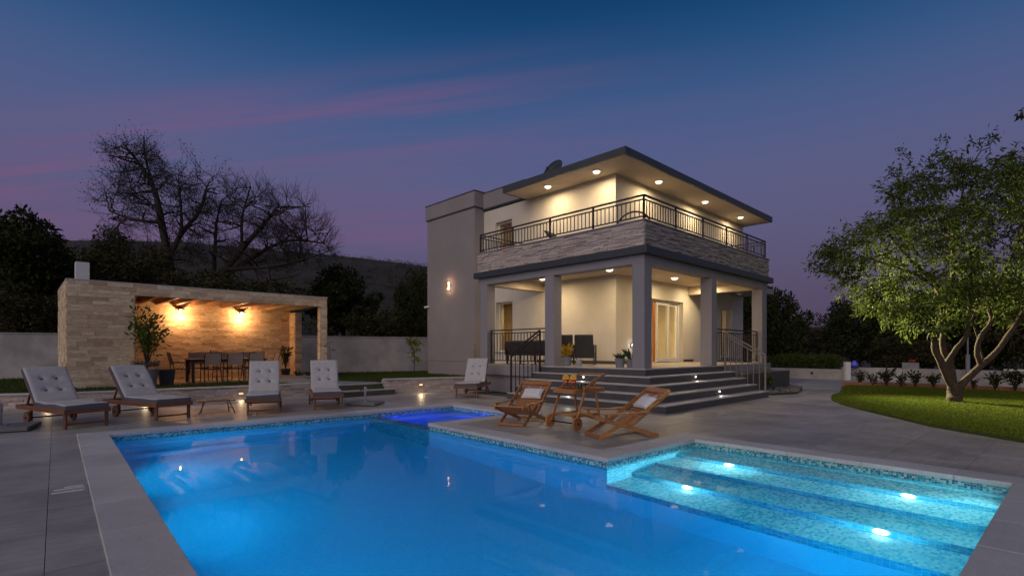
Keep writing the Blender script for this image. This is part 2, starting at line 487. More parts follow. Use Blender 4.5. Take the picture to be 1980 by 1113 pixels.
# pool outline (pool frame: a to the right-back, b to the left-back)
PA0, PB0, PB1 = -4.38, -3.39, 6.25          # main pool a in [PA0,0], b in [PB0,PB1]
SH = (0.0, PB0, 2.05, 0.0)                    # stepped shallow bay
SP = (0.0, 3.95, 2.12, 6.25)                  # spa corner
CW = .36
WATER_Z = -.10
pool_holes = [(PA0, PB0, 0.0, PB1), SH, SP]
cop_holes = [(PA0-CW, PB0-CW, CW, PB1+CW), (SH[0], SH[1]-CW, SH[2]+CW, SH[3]+CW), (SP[0], SP[1]-CW, SP[2]+CW, SP[3]+CW)]

# terrace (raised lawn) polygon in the house frame
TER = [(-24,14.5),(-15,11.0),(-11.13,9.17),(-9.89,8.64),(-8.24,8.46),(-6.3,8.27),(-4.45,8.27),(-4.40,7.22),(-2.95,7.12),(-.1,6.35),(2.2,6.45),(2.36,9.2),(2.36,12.5),(5,20),(-24,32)]
LAWN = [(8.3,3.0),(7.45,5.4),(7.28,7.38),(7.2,8.83),(7.42,9.9),(7.62,11.0),(7.95,12.4),(8.45,13.58),(9.1,14.6),(9.95,15.5),(11.0,17.0),(12.05,18.55),(13.4,18.25),(14.4,17.45),(15.4,16.25),(17.5,13.2),(20,9),(20,3)]

# far ground: one sheet with an opening for the paved garden
g = MB()
BB = (-14, -8, 16, 14)
for r in cut_rects((-900,-900,900,900), [BB]):
    g.add([(r[0],r[1],0),(r[2],r[1],0),(r[2],r[3],0),(r[0],r[3],0)], [(0,1,2,3)])
struct(obj('ground', g, M_earth, loc=PO+Vector((0,0,-.05)), rz=PROT))
g = MB()
for r in cut_rects(BB, pool_holes):
    g.add([(r[0],r[1],0),(r[2],r[1],0),(r[2],r[3],0),(r[0],r[3],0)], [(0,1,2,3)])
patio = struct(obj('patio', g, M_joint, loc=PO+Vector((0,0,-.034)), rz=PROT))

rng = random.Random(4)
TS = .8
tiles = []
HINV = Matrix.Rotation(-HROT, 3, 'Z')
for i in range(-18, 22):
    for j in range(-12, 20):
        a0 = -5.03 + i*TS; b0 = 1.85 + j*TS
        if a0 < BB[0] or a0+TS > BB[2] or b0 < BB[1] or b0+TS > BB[3]: continue
        for r in cut_rects((a0+.002, b0+.002, a0+TS-.002, b0+TS-.002), cop_holes):
            if r[2]-r[0] < .02 or r[3]-r[1] < .02: continue
            c = pw((r[0]+r[2])/2, (r[1]+r[3])/2)
            if c.y < 1.5 or abs(c.x) > c.y*1.05+1.2: continue
            q = HINV @ (c - HO)
            ins = [in_poly(tuple((HINV @ (pw(x,y)-HO)).xy), TER) for x,y in ((r[0],r[1]),(r[2],r[1]),(r[2],r[3]),(r[0],r[3]))]
            if all(ins): continue
            if -.9 < q.x < 8 and -.9 < q.y < 6: continue
            if all(in_poly(tuple(pw(x,y).xy), LAWN) for x,y in ((r[0],r[1]),(r[2],r[1]),(r[2],r[3]),(r[0],r[3]))): continue
            tiles.append((c.length/ math.sqrt((r[2]-r[0])*(r[3]-r[1])), r))
tiles.sort()
rest = MB()
tmesh = {}
for k, (_, r) in enumerate(tiles):
    w, d = round(r[2]-r[0], 3), round(r[3]-r[1], 3)
    dz = rng.uniform(-.0012, .0012)
    if k < 300:
        if (w, d) not in tmesh: tmesh[(w,d)] = mesh_of('paving_tile', MB().box(-w/2,-d/2,-.030,w/2,d/2,0), M_tile)
        obj('paving_tile', tmesh[(w,d)], None, patio, loc=((r[0]+r[2])/2, (r[1]+r[3])/2, .034+dz))
    else:
        rest.box(r[0], r[1], .004, r[2], r[3], .034+dz)
if rest.v: obj('paving_tiles', rest, M_tile, patio, kind='stuff')

# driveway beyond the patio, on the right
g = MB().prism([(4.6,13.6),(8.6,13.9),(9.95,15.6),(12.0,18.7),(13.6,18.4),(17,14.6),(23,9),(25,12),(18.3,18.4),(15.0,22.6),(13.4,27.2),(9.6,24.5),(10.1,18.4),(7.4,15.1),(5.2,15.6)], -.03, -.006)
struct(obj('driveway', g, M_drive))

# ------------------------------------------------------------------ coping
cop = thing('pool_coping', 'pale grey stone coping running around the pool edge', 'coping', PO, PROT)
def coping_run(x0, y0, x1, y1, n, k=[0]):
    along_x = abs(x1-x0) > abs(y1-y0)
    for i in range(n):
        if along_x:
            a, b = x0+(x1-x0)*i/n, x0+(x1-x0)*(i+1)/n; w, d = b-a-.003, y1-y0; c = ((a+b)/2, (y0+y1)/2)
        else:
            a, b = y0+(y1-y0)*i/n, y0+(y1-y0)*(i+1)/n; w, d = x1-x0, b-a-.003; c = ((x0+x1)/2, (a+b)/2)
        obj('coping_stone', MB().box(-w/2,-d/2,-.035,w/2,d/2,.02+rng.uniform(-.0008,.0008)), M_coping, cop, loc=(*c,0), bev=.005, seg=1)
OV = .02   # overhang over the water
coping_run(PA0-CW, PB0-CW, PA0+OV, PB1-OV, 11)                       # left side
coping_run(PA0-CW, PB1-OV, SP[2]+CW, PB1+CW, 8)                      # far side with spa
coping_run(SP[2]-OV, SP[1]-CW, SP[2]+CW, PB1-OV, 3)                  # spa right
coping_run(-OV, SP[1]-CW, SP[2]-OV, SP[1]+OV, 3)                     # spa near
coping_run(-OV, 0.0+CW, CW, SP[1]-CW, 4)                             # jetty, pool side
coping_run(-OV, -OV, SH[2]-OV, CW, 3)                                # jetty, shallow side
coping_run(SH[2]-OV, PB0-CW, SH[2]+CW, CW, 5)                        # right side
coping_run(PA0+OV, PB0-CW, SH[2]-OV, PB0+OV, 8)                      # near side

# ------------------------------------------------------------------ pool basin
M_band = mosaic('waterline_mosaic', [(.02,.13,.22),(.10,.42,.46),(.45,.60,.58),(.03,.24,.32),(.30,.58,.58),(.05,.32,.36)], grout=(.34,.42,.42))
M_steps = mosaic('pale_step_mosaic', [(.34,.66,.68),(.60,.80,.77),(.12,.48,.56),(.66,.82,.79),(.44,.72,.73),(.20,.56,.62)], size=(.05,.025,.025), grout=(.55,.70,.69))
M_main = mosaic('blue_pool_mosaic', [(.34,.64,.78),(.36,.66,.80),(.33,.62,.77),(.37,.67,.81)], grout=(.36,.64,.78))
basin = struct(obj('pool_basin', MB(), M_main, loc=PO, rz=PROT))
zb, zf, zt = -.24, -1.55, -.03
def wallq(mb, x0, y0, x1, y1, z0, z1): mb.add([(x0,y0,z0),(x1,y1,z0) if False else (x1,y1,z0),(x1,y1,z1),(x0,y0,z1)], [(0,1,2,3)])
mw, mband = MB(), MB()
main_walls = [((PA0,PB0),(PA0,PB1)), ((PA0,PB1),(0,PB1)), ((0,0),(0,SP[1])), ((PA0,PB0),(0,PB0))]
for (p, q) in main_walls:
    wallq(mw, *p, *q, zf, zb); wallq(mband, *p, *q, zb, zt)
mw.add([(PA0,PB0,zf),(0,PB0,zf),(0,PB1,zf),(PA0,PB1,zf)], [(0,1,2,3)])
mw.box(PA0+.001, PB1-.28, zf+.001, -.001, PB1-.001, zf+.30)       # ledge round the floor
spw = MB()
for (p, q) in [((0,SP[1]),(SP[2],SP[1])), ((SP[2],SP[1]),(SP[2],PB1)), ((0,PB1),(SP[2],PB1))]:
    wallq(spw, *p, *q, -1.0, zb); wallq(mband, *p, *q, zb, zt)
# spa: seat all round and a sunk floor, divided from the pool by a low wall just under the surface
spw.box(.20, SP[1], -1.0, SP[2], SP[1]+.45, -.50).box(SP[2]-.45, SP[1]+.45, -1.0, SP[2], PB1-.45, -.50).box(.20, PB1-.45, -1.0, SP[2], PB1, -.50)
spw.add([(0,SP[1],-.95),(SP[2],SP[1],-.95),(SP[2],PB1,-.95),(0,PB1,-.95)], [(0,1,2,3)])
div = MB().box(-.02, SP[1], zf, .20, PB1, -.135)
obj('divider', div, M_band, basin)
obj('spa_seat', spw, M_main, basin)
# shallow bay: four broad treads going down to the deep water
shw = MB()
for (p, q) in [((0,0),(SH[2],0)), ((SH[2],PB0),(SH[2],0)), ((0,PB0),(SH[2],PB0))]:
    wallq(shw, *p, *q, -1.2, zb+.02); wallq(mband, *p, *q, zb+.02, zt)
obj('bay_wall', shw, M_steps, basin)
wallq(mw, 0, 0, 0, PB0, zf, -.84)
obj('wall', mw, M_main, basin); obj('waterline_band', mband, M_band, basin)
M_risershade = mosaic('shaded_riser_mosaic', [(.03,.26,.38),(.07,.36,.46),(.02,.20,.33),(.12,.44,.52)], size=(.05,.05,.025), grout=(.22,.48,.54))  # shade of the unlit risers put into a darker tile colour
TR = [(1.55,2.05,.19),(1.03,1.55,.37),(.51,1.03,.55),(-.012,.51,.73)]
for (a0, a1, dep) in TR:
    tr_ = obj('tread', MB().box(a0, PB0+.001, WATER_Z-dep-.17, a1, -.001, WATER_Z-dep), M_steps, basin)
    obj('riser', MB().box(a0-.006, PB0+.003, WATER_Z-dep-.178, a0-.001, -.003, WATER_Z-dep-.012), M_risershade, tr_)
obj('deep_riser', MB().box(0.002, PB0+.002, zf+.01, .5, -.002, WATER_Z-.92), M_main, basin)
for a, d in ((1.55,.19),(.51,.55)):
    for b in (-.77, -2.64):
        z = WATER_Z-d-.09
        ob = obj('pool_or_fill_lamp', MB().disc((a-.014,b,z), .062, (1,0,0), 20, .014), E_pool, basin)
        lamp('light', 'POINT', 15, (.58,.94,1.0), (a-.09,b,z+.01), basin, None, .05)
for (a, b, z, ax, e) in ((PA0+.012, 2.3, -.70, (1,0,-.1), 60), (PA0+.012, 4.6, -.75, (1,-.1,-.1), 66), (PA0+.012, -.2, -.75, (1,.1,-.1), 50), (-.8, PB0+.012, -.75, (0,1,-.1), 98), (-3.0, PB0+.012, -.75, (0,1,-.1), 50)):
    ob = obj('pool_or_fill_lamp', MB().disc((a,b,z), .10, ax, 20, .014), E_pool, basin)  # set out of view; extra ones added to even out the pool's glow
    lamp('light', 'SPOT', e*1.15, (.008,.62,.97), (a+ax[0]*.04, b+ax[1]*.04, z), basin, ax, .08, 168, .5)
for (a, b, z, ax, e) in ((SP[2]-.012, 5.1, -.32, (-1,0,0), 34), (1.1, SP[1]+.46, -.72, (0,1,0), 22), (.6, PB1-.012, -.33, (.2,-1,0), 18)):
    obj('spa_lamp', MB().disc((a,b,z), .06, ax, 16, .014), E_blue, basin)
    lamp('light', 'SPOT', e, (.04,.05,1.0), (a+ax[0]*.03, b+ax[1]*.03, z), basin, ax, .06, 168, .5)

for a, z in ((1.45,-.16),(.55,-.36)):
    obj('pool_or_fill_lamp', MB().disc((a,PB0+.012,z), .05, (0,1,0), 20, .014), E_pool, basin)  # unseen lamps added on the near wall to light the treads evenly
    lamp('light', 'SPOT', 24, (.40,.90,1.0), (a,PB0+.04,z), basin, (0,1,-.06), .05, 170, .4)
# water: refracting surface over an absorbing body
M_water = bpy.data.materials.new('pool_water'); M_water.use_nodes = True
N, L = M_water.node_tree.nodes, M_water.node_tree.links
N.remove(N['Principled BSDF'])
p = N.new('ShaderNodeMixShader'); rf = N.new('ShaderNodeBsdfRefraction'); gl = N.new('ShaderNodeBsdfGlossy'); fz = N.new('ShaderNodeFresnel')
rf.inputs['IOR'].default_value = 1.333; rf.inputs['Roughness'].default_value = 0; gl.inputs['Roughness'].default_value = 0; fz.inputs['IOR'].default_value = 1.333
hf = N.new('ShaderNodeMath'); hf.operation = 'MULTIPLY'; hf.inputs[1].default_value = .46
bk = N.new('ShaderNodeNewGeometry'); bm_ = N.new('ShaderNodeMapRange'); bm_.inputs[3].default_value = .46; bm_.inputs[4].default_value = 1.0   # seen from below the surface mirrors fully
L.new(bk.outputs['Backfacing'], bm_.inputs[0]); L.new(bm_.outputs[0], hf.inputs[1])
L.new(fz.outputs[0], hf.inputs[0]); L.new(hf.outputs[0], p.inputs[0]); L.new(rf.outputs[0], p.inputs[1]); L.new(gl.outputs[0], p.inputs[2])
L.new(p.outputs[0], N['Material Output'].inputs['Surface'])
bn = N.new('ShaderNodeBump'); bn.inputs['Strength'].default_value = .018; bn.inputs['Distance'].default_value = .05
nz = N.new('ShaderNodeTexNoise'); nz.inputs['Scale'].default_value = 2.2; nz.inputs['Detail'].default_value = 3
tcn = N.new('ShaderNodeTexCoord'); L.new(tcn.outputs['Object'], nz.inputs['Vector']); L.new(nz.outputs[0], bn.inputs['Height']); L.new(bn.outputs[0], rf.inputs['Normal']); L.new(bn.outputs[0], gl.inputs['Normal'])
va = N.new('ShaderNodeVolumeAbsorption'); va.inputs['Color'].default_value = (.05,.80,.94,1); va.inputs['Density'].default_value = .55
L.new(va.outputs[0], N['Material Output'].inputs['Volume'])
e = .05
wpoly = [(PA0-e,PB0-e),(SH[2]+e,PB0-e),(SH[2]+e,e),(e,e),(e,SP[1]-e),(SP[2]+e,SP[1]-e),(SP[2]+e,PB1+e),(PA0-e,PB1+e)]
struct(obj('water', MB().prism(wpoly, -1.75, WATER_Z), M_water, loc=PO, rz=PROT))

# ------------------------------------------------------------------ terrace
ter = struct(obj('terrace', MB().prism(TER, -.03, .25), M_lawn, loc=HO, rz=HROT))
GPATH = [(-4.44,8.27),(-4.40,7.36),(-2.97,7.26),(-2.9,7.7),(-3.5,8.7),(-3.75,10.6),(-3.55,12.0),(-2.4,12.2),(-2.3,14.4),(-4.6,14.4),(-4.9,10.5)]
struct(obj('path', MB().prism(GPATH, .24, .345), M_drive, loc=HO, rz=HROT))
# terrace retaining wall faced in stacked stone
def courses(x0, x1, z0, z1, rg, hs, ls):
    z = z0; out = []
    while z < z1-.012:
        h = min(rg.uniform(*hs), z1-z)
        if z1-(z+h) < .02: h = z1-z
        x = x0 - rg.uniform(0, ls[0]*.8)
        while x < x1:
            l = rg.uniform(*ls); a, b = max(x, x0), min(x+l, x1)
            if b-a > .015: out.append((a, b, z, z+h))
            x += l
        z += h
    return out
def ledger_on(mb, p, q, z0, z1, rg, hs=(.035,.075), ls=(.12,.42), dep=(.012,.034), gap=.003):
    """stacked stone face along p->q, projecting to the right of the direction p->q"""
    p, q = Vector((*p,0)), Vector((*q,0)); d = (q-p); ln = d.length; d.normalize(); n = Vector((d.y,-d.x,0))
    for a, b, za, zc in courses(0, ln, z0, z1, rg, hs, ls):
        t = rg.uniform(*dep)
        A, B = p+d*(a+gap/2), p+d*(b-gap/2)
        vs = [A, B, B+n*t, A+n*t]
        mb.add([(v.x,v.y,za+gap/2) for v in vs]+[(v.x,v.y,zc-gap/2) for v in vs], [(0,3,2,1),(4,5,6,7),(0,1,5,4),(1,2,6,5),(2,3,7,6),(3,0,4,7)])
rw = thing('retaining_wall', 'long low stacked stone wall with pale coping behind the sun loungers', 'stone wall', HO, HROT)
rg = random.Random(9)
core, face, cap = MB(), MB(), []
line = TER[1:8]
for p, q in zip(line, line[1:]):
    d = Vector((q[0]-p[0], q[1]-p[1], 0)); ln = d.length; d.normalize(); n = Vector((d.y,-d.x,0))
    P, Q = Vector((*p,0)), Vector((*q,0))
    vs = [P, Q, Q-n*.18, P-n*.18]
    core.prism([(v.x,v.y) for v in vs], -.02, .325)
    ledger_on(face, p, q, 0.0, .322, rg)
    nn = max(1, int(ln/.9))
    for k in range(nn):
        A, B = P+d*(ln*k/nn+.0015), P+d*(ln*(k+1)/nn-.0015)
        c = (A+B)/2
        cap.append((c, math.atan2(d.y, d.x), (B-A).length))
obj('core', core, M_bed, rw); obj('stone_facing', face, M_ledge, rw, kind='stuff')
for c, rz, l in cap:
    obj('coping_slab', MB().box(-l/2,-.05,.328,l/2,.20,.362), M_coping, rw, loc=c, rz=rz, bev=.004, seg=1)
def wall_light(parent, loc, rz, en, nm='recessed_light'):
    """bezel + lens in a wall, throwing light on the floor in front"""
    o = obj(nm, MB().box(-.075,-.048,-.045,.075,-.028,.045), M_steel, parent, loc=loc, rz=rz)
    obj('lens', MB().box(-.055,-.052,-.026,.055,-.046,.026), E_wall, o)
    lamp('light', 'SPOT', en, (1.0,.72,.40), (0,-.07,0), o, (0,-1,-.9), .04, 150, .7)
    return o
wall_light(rw, Vector((-8.62,8.50,.16)), math.atan2(-.18,1.65), 4)
wall_light(rw, Vector((-10.35,8.83,.16)), math.atan2(-.53,1.24), 3)
wall_light(rw, Vector((-6.55,8.295,.16)), math.atan2(-.19,1.94), 4)
# garden steps up to the terrace
gs = thing('garden_steps', 'two low grey steps leading up to the raised lawn', 'steps', HO, HROT)
for k, (v0, z1) in enumerate(((6.86,.172),(7.20,.340))):
    s_ = obj('step', MB().box(-4.46-.10*(1-k), v0, (-.02 if k == 0 else .172), -2.86+.15*(1-k), 7.5, z1-.03), M_riser, gs)
    obj('tread', MB().box(-4.46-.10*(1-k)-.01, v0-.012, z1-.03, -2.86+.15*(1-k)+.01, (7.2 if k == 0 else 7.4), z1), M_tread, s_, bev=.004, seg=1)
# planter wall beside the house
pl = thing('planter_wall', 'low pink grey stone planter wall with a lit recessed lamp', 'planter wall', HO, HROT)
A, B = (-2.92,7.10), (0.0,6.30)
dv = Vector((B[0]-A[0], B[1]-A[1],0)).normalized(); nv = Vector((dv.y,-dv.x,0))
core, face = MB(), MB()
vs = [Vector((*A,0)), Vector((*B,0)), Vector((*B,0))-nv*.22, Vector((*A,0))-nv*.22]
core.prism([(v.x,v.y) for v in vs], -.02, .42)
ledger_on(face, A, B, 0, .42, rg); ledger_on(face, (A[0]-nv.x*.22,A[1]-nv.y*.22), A, 0, .42, rg)
obj('core', core, M_bed, pl); obj('stone_facing', face, M_ledge, pl, kind='stuff')
ang = math.atan2(dv.y, dv.x); ln = (Vector((*B,0))-Vector((*A,0))).length
for k in range(3):
    c = Vector((*A,0))+dv*(ln*(k+.5)/3)
    obj('coping_slab', MB().box(-ln/6+.0015,-.05,.422,ln/6-.0015,.24,.456), M_coping, pl, loc=c, rz=ang, bev=.004, seg=1)
wall_light(pl, Vector((*A,0))+dv*1.12+Vector((0,0,.25)), ang, 8)

# boundary wall behind the terrace
bw = thing('boundary_wall', 'long plain grey rendered garden wall behind the pavilion', 'wall', HO, HROT)
bl = [(-24,24.6),(-10.6,19.7),(-.4,16.2),(4.2,14.75)]
for i, (p, q) in enumerate(zip(bl, bl[1:])):
    d = Vector((q[0]-p[0], q[1]-p[1],0)).normalized(); n = Vector((-d.y,d.x,0))
    vs = [Vector((*p,0)), Vector((*q,0)), Vector((*q,0))+n*.2, Vector((*p,0))+n*.2]
    obj('wall_panel', MB().prism([(v.x,v.y) for v in vs], .1, 1.93), M_wallw, bw)
    vs = [Vector((*p,0))-n*.03, Vector((*q,0))-n*.03, Vector((*q,0))+n*.23, Vector((*p,0))+n*.23]
    obj('wall_cap', MB().prism([(v.x,v.y) for v in vs], 1.932, 1.97), M_wallw, bw)

# lawn on the right
lawn = struct(obj('lawn', MB().prism(LAWN, -.02, .045), M_lawn))

# hills behind
def hills():
    nx, ny = 150, 50
    vs = []; r_ = random.Random(3)
    ph = [(r_.uniform(0,6.3), r_.uniform(.5,1.5)) for _ in range(8)]
    def ridge(t):
        pts = [(-2.6,.12),(-1.6,.165),(-1.1,.192),(-.856,.199),(-.65,.197),(-.393,.1765),(-.28,.167),(-.163,.1535),(0,.118),(.2,.075),(.46,.045),(1,.035),(2.6,.02)]
        for (a, b), (c, d) in zip(pts, pts[1:]):
            if a <= t <= c:
                s = (t-a)/(c-a); return b+(d-b)*s
        return .03
    for j in range(ny):
        y = 62 + (j/(ny-1))**1.4*420
        for i in range(nx):
            t = -2.6+5.2*i/(nx-1); x = t*y
            k = min(1, max(0, (y-62)/300)); k = k*k*(3-2*k)
            w = sum(math.sin(x*.021*(q+1)*f+y*.017*(q+1)+p_)/(q+1.5) for q, (p_, f) in enumerate(ph))
            z = ridge(t)*362*k + w*1.0*k*(1-.6*k) + 1.2*k
            vs.append((x, y, z-.1))
    fs = [(j*nx+i, j*nx+i+1, (j+1)*nx+i+1, (j+1)*nx+i) for j in range(ny-1) for i in range(nx-1)]
    return MB().add(vs, fs)
M_hill = mat('scrub_hillside', (.010,.012,.005), .95, col2=(.050,.032,.020), nscale=.10, bump=.8, bscale=.7, detail=9)
hl = struct(obj('hills', hills(), M_hill, smooth=True))

# =================================================================== HOUSE
FL = .872; T = .312
vil = thing('villa', 'two storey grey and cream villa with wraparound porch and balcony', 'house', HO, HROT)
def H(name, mb, m, par=None, **k): return obj(name, mb, m, par or vil, **k)
def wall_holes(x0, x1, z0, z1, holes, fn):
    """fn(xa,xb,za,zb) adds a solid piece; holes = [(xa,xb,za,zb)]"""
    xs = sorted({x0, x1, *[h[0] for h in holes], *[h[1] for h in holes]})
    for xa, xb in zip(xs, xs[1:]):
        cols = sorted([(h[2],h[3]) for h in holes if h[0] <= xa+1e-6 and h[1] >= xb-1e-6])
        z = z0
        for a, b in cols:
            if a > z+1e-6: fn(xa, xb, z, a)
            z = max(z, b)
        if z < z1-1e-6: fn(xa, xb, z, z1)
WT = .26
winL = (7.57,8.52,1.25,3.20); winU = (7.60,8.55,4.75,6.38); door = (4.35,7.26,FL,3.12); winR = (10.55,11.62,1.0,3.12)
w1 = MB(); wall_holes(2.83+WT, 9.25, 0, 6.94, [winL, winU], lambda a,b,c,d: w1.box(2.87,a,c,2.87+WT,b,d))
H('wall', w1, M_cream)
w2 = MB(); wall_holes(2.87, 12.8, 0, 6.94, [door, winR], lambda a,b,c,d: w2.box(a,2.83,c,b,2.83+WT,d))
H('wall', w2, M_cream)
H('wall', MB().box(12.8-WT, 2.83+WT, 0, 12.8, 12.5, 6.94).box(2.87+WT, 12.5-WT, 0, 12.8-WT, 12.5, 6.94), M_grey)
H('plinth', MB().box(2.85,6.3,0,2.868,9.25,.80).box(8.1,2.812,0,12.8,2.828,.80), M_riser)
# skirting on the porch
H('skirting', MB().box(2.852,2.83,FL,2.868,6.25,FL+.10).box(2.852,2.812,FL,4.33,2.828,FL+.10).box(7.28,2.812,FL,8.05,2.828,FL+.10), M_riser)
# floors and ceilings inside
H('interior_floor', MB().box(3.13,3.09,.70,12.54,12.2,FL+.004).box(3.13,3.09,3.66,12.54,12.2,3.95), M_porch)
H('partition', MB().box(3.13,7.0,FL+.004,9.4,7.1,3.66).box(9.4,3.09,FL+.004,9.5,7.1,3.66), M_cream)
# wing on the left
WU, WV0, WV1 = 2.38, 9.25, 12.55
H('wing_wall', MB().box(WU,WV0,.86,7,WV1,7.06).box(WU+.015,WV0+.015,0,7,WV1-.015,.85), M_grey)
par = H('parapet', MB().box(WU-.06,WV0-.06,7.10,7,WV1+.06,7.70).box(2.78,6.82,7.04,3.2,WV0-.06,7.66), M_grey)
H('parapet_trim', MB().box(WU-.045,WV0-.045,7.06,7,WV1+.045,7.10).box(2.80,6.82,6.985,3.2,WV0-.045,7.04), M_fascia)
H('parapet_cap', MB().box(WU-.08,WV0-.08,7.70,7,WV1+.08,7.735).box(2.76,6.82,7.66,3.2,WV0-.08,7.69), M_fascia)
# roof with deep eaves
RU, RV = 1.66, 1.66
H('roof', MB().box(RU,RV,6.96,13.0,6.80,7.12).box(3.2,6.80,6.96,12.9,12.5,7.12), M_fascia)
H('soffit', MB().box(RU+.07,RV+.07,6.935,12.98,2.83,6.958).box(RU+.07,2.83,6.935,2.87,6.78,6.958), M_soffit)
H('fascia', MB().box(RU-.012,RV-.012,6.925,RU+.05,6.81,7.15).box(RU+.05,RV-.012,6.925,13.01,RV+.05,7.15).box(12.95,RV+.05,6.925,13.01,6.81,7.15).box(RU+.05,6.76,6.925,2.87,6.81,7.15), M_fascia)
# porch slab, floor, columns, beams
H('porch_slab', MB().box(0,0,.55,8.1,6.3,.84).box(.14,.14,0,7.96,6.2,.55), M_lilac)
H('porch_floor', MB().box(.005,.005,.842,8.095,6.29,FL), M_porch)
cols = [(.06,.06),(.06,2.97),(.06,5.83),(3.67,.06),(7.50,.06)]
for (u, v) in cols:
    w = .34 if u < 7 else .41
    H('column', MB().box(u,v,FL+.001,u+w,v+.345,3.439), M_lilac, bev=.008, seg=2)
H('beam', MB().box(.06,.06,3.44,.405,6.25,3.648), M_lilac)
H('beam', MB().box(.406,.06,3.44,7.98,.405,3.648), M_lilac)
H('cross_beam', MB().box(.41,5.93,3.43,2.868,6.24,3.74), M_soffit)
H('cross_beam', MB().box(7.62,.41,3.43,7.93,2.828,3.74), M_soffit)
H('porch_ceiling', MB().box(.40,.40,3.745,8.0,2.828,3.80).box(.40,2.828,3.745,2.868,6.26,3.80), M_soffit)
H('band', MB().box(-.08,-.08,3.65,.40,6.36,3.835).box(.40,-.08,3.65,8.17,.40,3.835), M_dark, bev=.01)
H('balcony_slab', MB().box(.12,.12,3.80,8.05,2.828,4.0).box(.12,2.828,3.80,2.868,6.27,4.0), M_grey)
H('rear_balcony', MB().box(8.06,1.45,3.70,12.6,2.828,3.92), M_grey)
PT = 4.455
H('parapet_core', MB().box(.06,.06,3.837,.22,6.28,PT).box(.22,.06,3.837,8.03,.22,PT).box(.22,6.12,3.837,2.868,6.28,PT).box(7.87,.22,3.837,8.03,2.828,PT), M_bed)
f1, f2 = MB(), MB(); rg = random.Random(21)
ledger_on(f1, (.06,6.28), (.06,.06), 3.838, PT, rg, (.028,.055), (.14,.42), (.005,.042))
ledger_on(f2, (.06,.06), (8.03,.06), 3.838, PT, rg, (.028,.055), (.14,.42), (.005,.042))
ledger_on(f2, (8.03,.06), (8.03,2.8), 3.838, PT, rg, (.028,.055), (.14,.42), (.005,.042))
H('stone_cladding', f1, M_ledge, kind='stuff'); H('stone_cladding', f2, M_ledgeg, kind='stuff')
H('parapet_coping', MB().box(.01,.01,PT+.002,.26,6.32,PT+.035).box(.26,.01,PT+.002,8.08,.26,PT+.035).box(.26,6.08,PT+.002,2.868,6.32,PT+.035).box(7.83,.26,PT+.002,8.08,2.828,PT+.035), M_lilac)
# entrance steps
VE, UE = 3.5, 4.4
for k in range(0, 5):
    z1 = FL - .1744*k; z0 = z1-.1744
    a = -k*T
    if k:
        st = H('entrance_step', MB().box(a,a,max(z0,0) if k < 4 else -.02,UE+.0,VE,z1-.032), M_riser)
        obj('tread', MB().box(a-.014,a-.014,z1-.030,a+T,VE,z1).box(a+T,a-.014,z1-.030,UE,a+T,z1), M_tread, st, bev=.004, seg=1)
    else:
        H('porch_edge', MB().box(-.014,-.014,FL-.030,.05,VE,FL+.003).box(.05,-.014,FL-.030,UE,.05,FL+.003).box(-.006,-.006,FL-.175,.004,VE,FL-.032).box(.004,-.006,FL-.175,UE,.004,FL-.032), M_tread)
        H('porch_riser', MB().box(-.010,-.010,FL-.174,-.007,VE,FL-.033).box(-.007,-.010,FL-.174,UE,-.007,FL-.033), M_riser)
# low walls either side
H('side_plinth', MB().box(4.5,-.55,0,8.3,.13,.62), M_riser)
def step_light(u, v, z, axis):
    ax = Vector(axis)
    o = H('step_light', MB().disc((u,v,z), .019, axis, 14, .012), E_cool)
    lamp('light', 'SPOT', 2.2, (1.0,.93,.80), Vector((u,v,z))+ax*.03, o, ax+Vector((0,0,-.6)), .02, 150, .8)
step_light(-T-.006, 1.62, .625, (-1,0,0)); step_light(-3*T-.006, 1.58, .275, (-1,0,0))
step_light(1.93, -T-.006, .625, (0,-1,0)); step_light(1.95, -3*T-.006, .275, (0,-1,0))

# railings
def railing(name, p, q, z0, zr, zt, nbay, nbal, m=M_rail, feet=None, par=None, slope=0.0):
    """straight railing p->q (house frame); slope = drop of q relative to p"""
    P, Q = Vector((*p,0)), Vector((*q,0)); D = Q-P; ln = D.length; d = D.normalized()
    r = H(name, MB().bar(P+Vector((0,0,zt)), Q+Vector((0,0,zt-slope)), .055, .035), m, par)
    obj('lower_rail', MB().bar(P+Vector((0,0,zr)), Q+Vector((0,0,zr-slope)), .03, .03), m, r)
    if feet is None: obj('bottom_rail', MB().bar(P+Vector((0,0,z0)), Q+Vector((0,0,z0-slope)), .03, .03), m, r)
    bar_m = {}
    for i in range(nbay+1):
        s = i/nbay; c = P+D*s; dz = -slope*s
        lo = (z0-.07 if feet is None else feet(s))
        obj('post', MB().bar((c.x,c.y,lo), (c.x,c.y,zt+dz-.018), .042, .042, d), m, r)
        if i < nbay:
            for j in range(1, nbal+1):
                s2 = (i+j/(nbal+1))/nbay; c2 = P+D*s2; dz2 = -slope*s2
                l2 = z0+dz2 if feet is None else feet(s2)
                hgt = round(zr+dz2-l2, 3)
                if hgt not in bar_m: bar_m[hgt] = mesh_of('baluster', MB().bar((0,0,0),(0,0,hgt), .018, .018, d), m)
                obj('baluster', bar_m[hgt], None, r, loc=(c2.x,c2.y,l2))
    return r
Z0 = PT+.12
railing('balcony_railing', (.10,6.2), (.10,.10), Z0, 4.985, 5.085, 4, 11)
railing('balcony_railing', (.10,.10), (7.86,.10), Z0, 4.985, 5.085, 5, 11)
railing('balcony_railing', (.10,6.2), (2.85,6.2), Z0, 4.985, 5.085, 2, 10)
railing('balcony_railing', (7.86,.10), (7.86,2.8), Z0, 4.985, 5.085, 2, 10)
railing('porch_railing', (.22,5.80), (.22,3.36), FL+.12, FL+.98, FL+1.08, 1, 17)
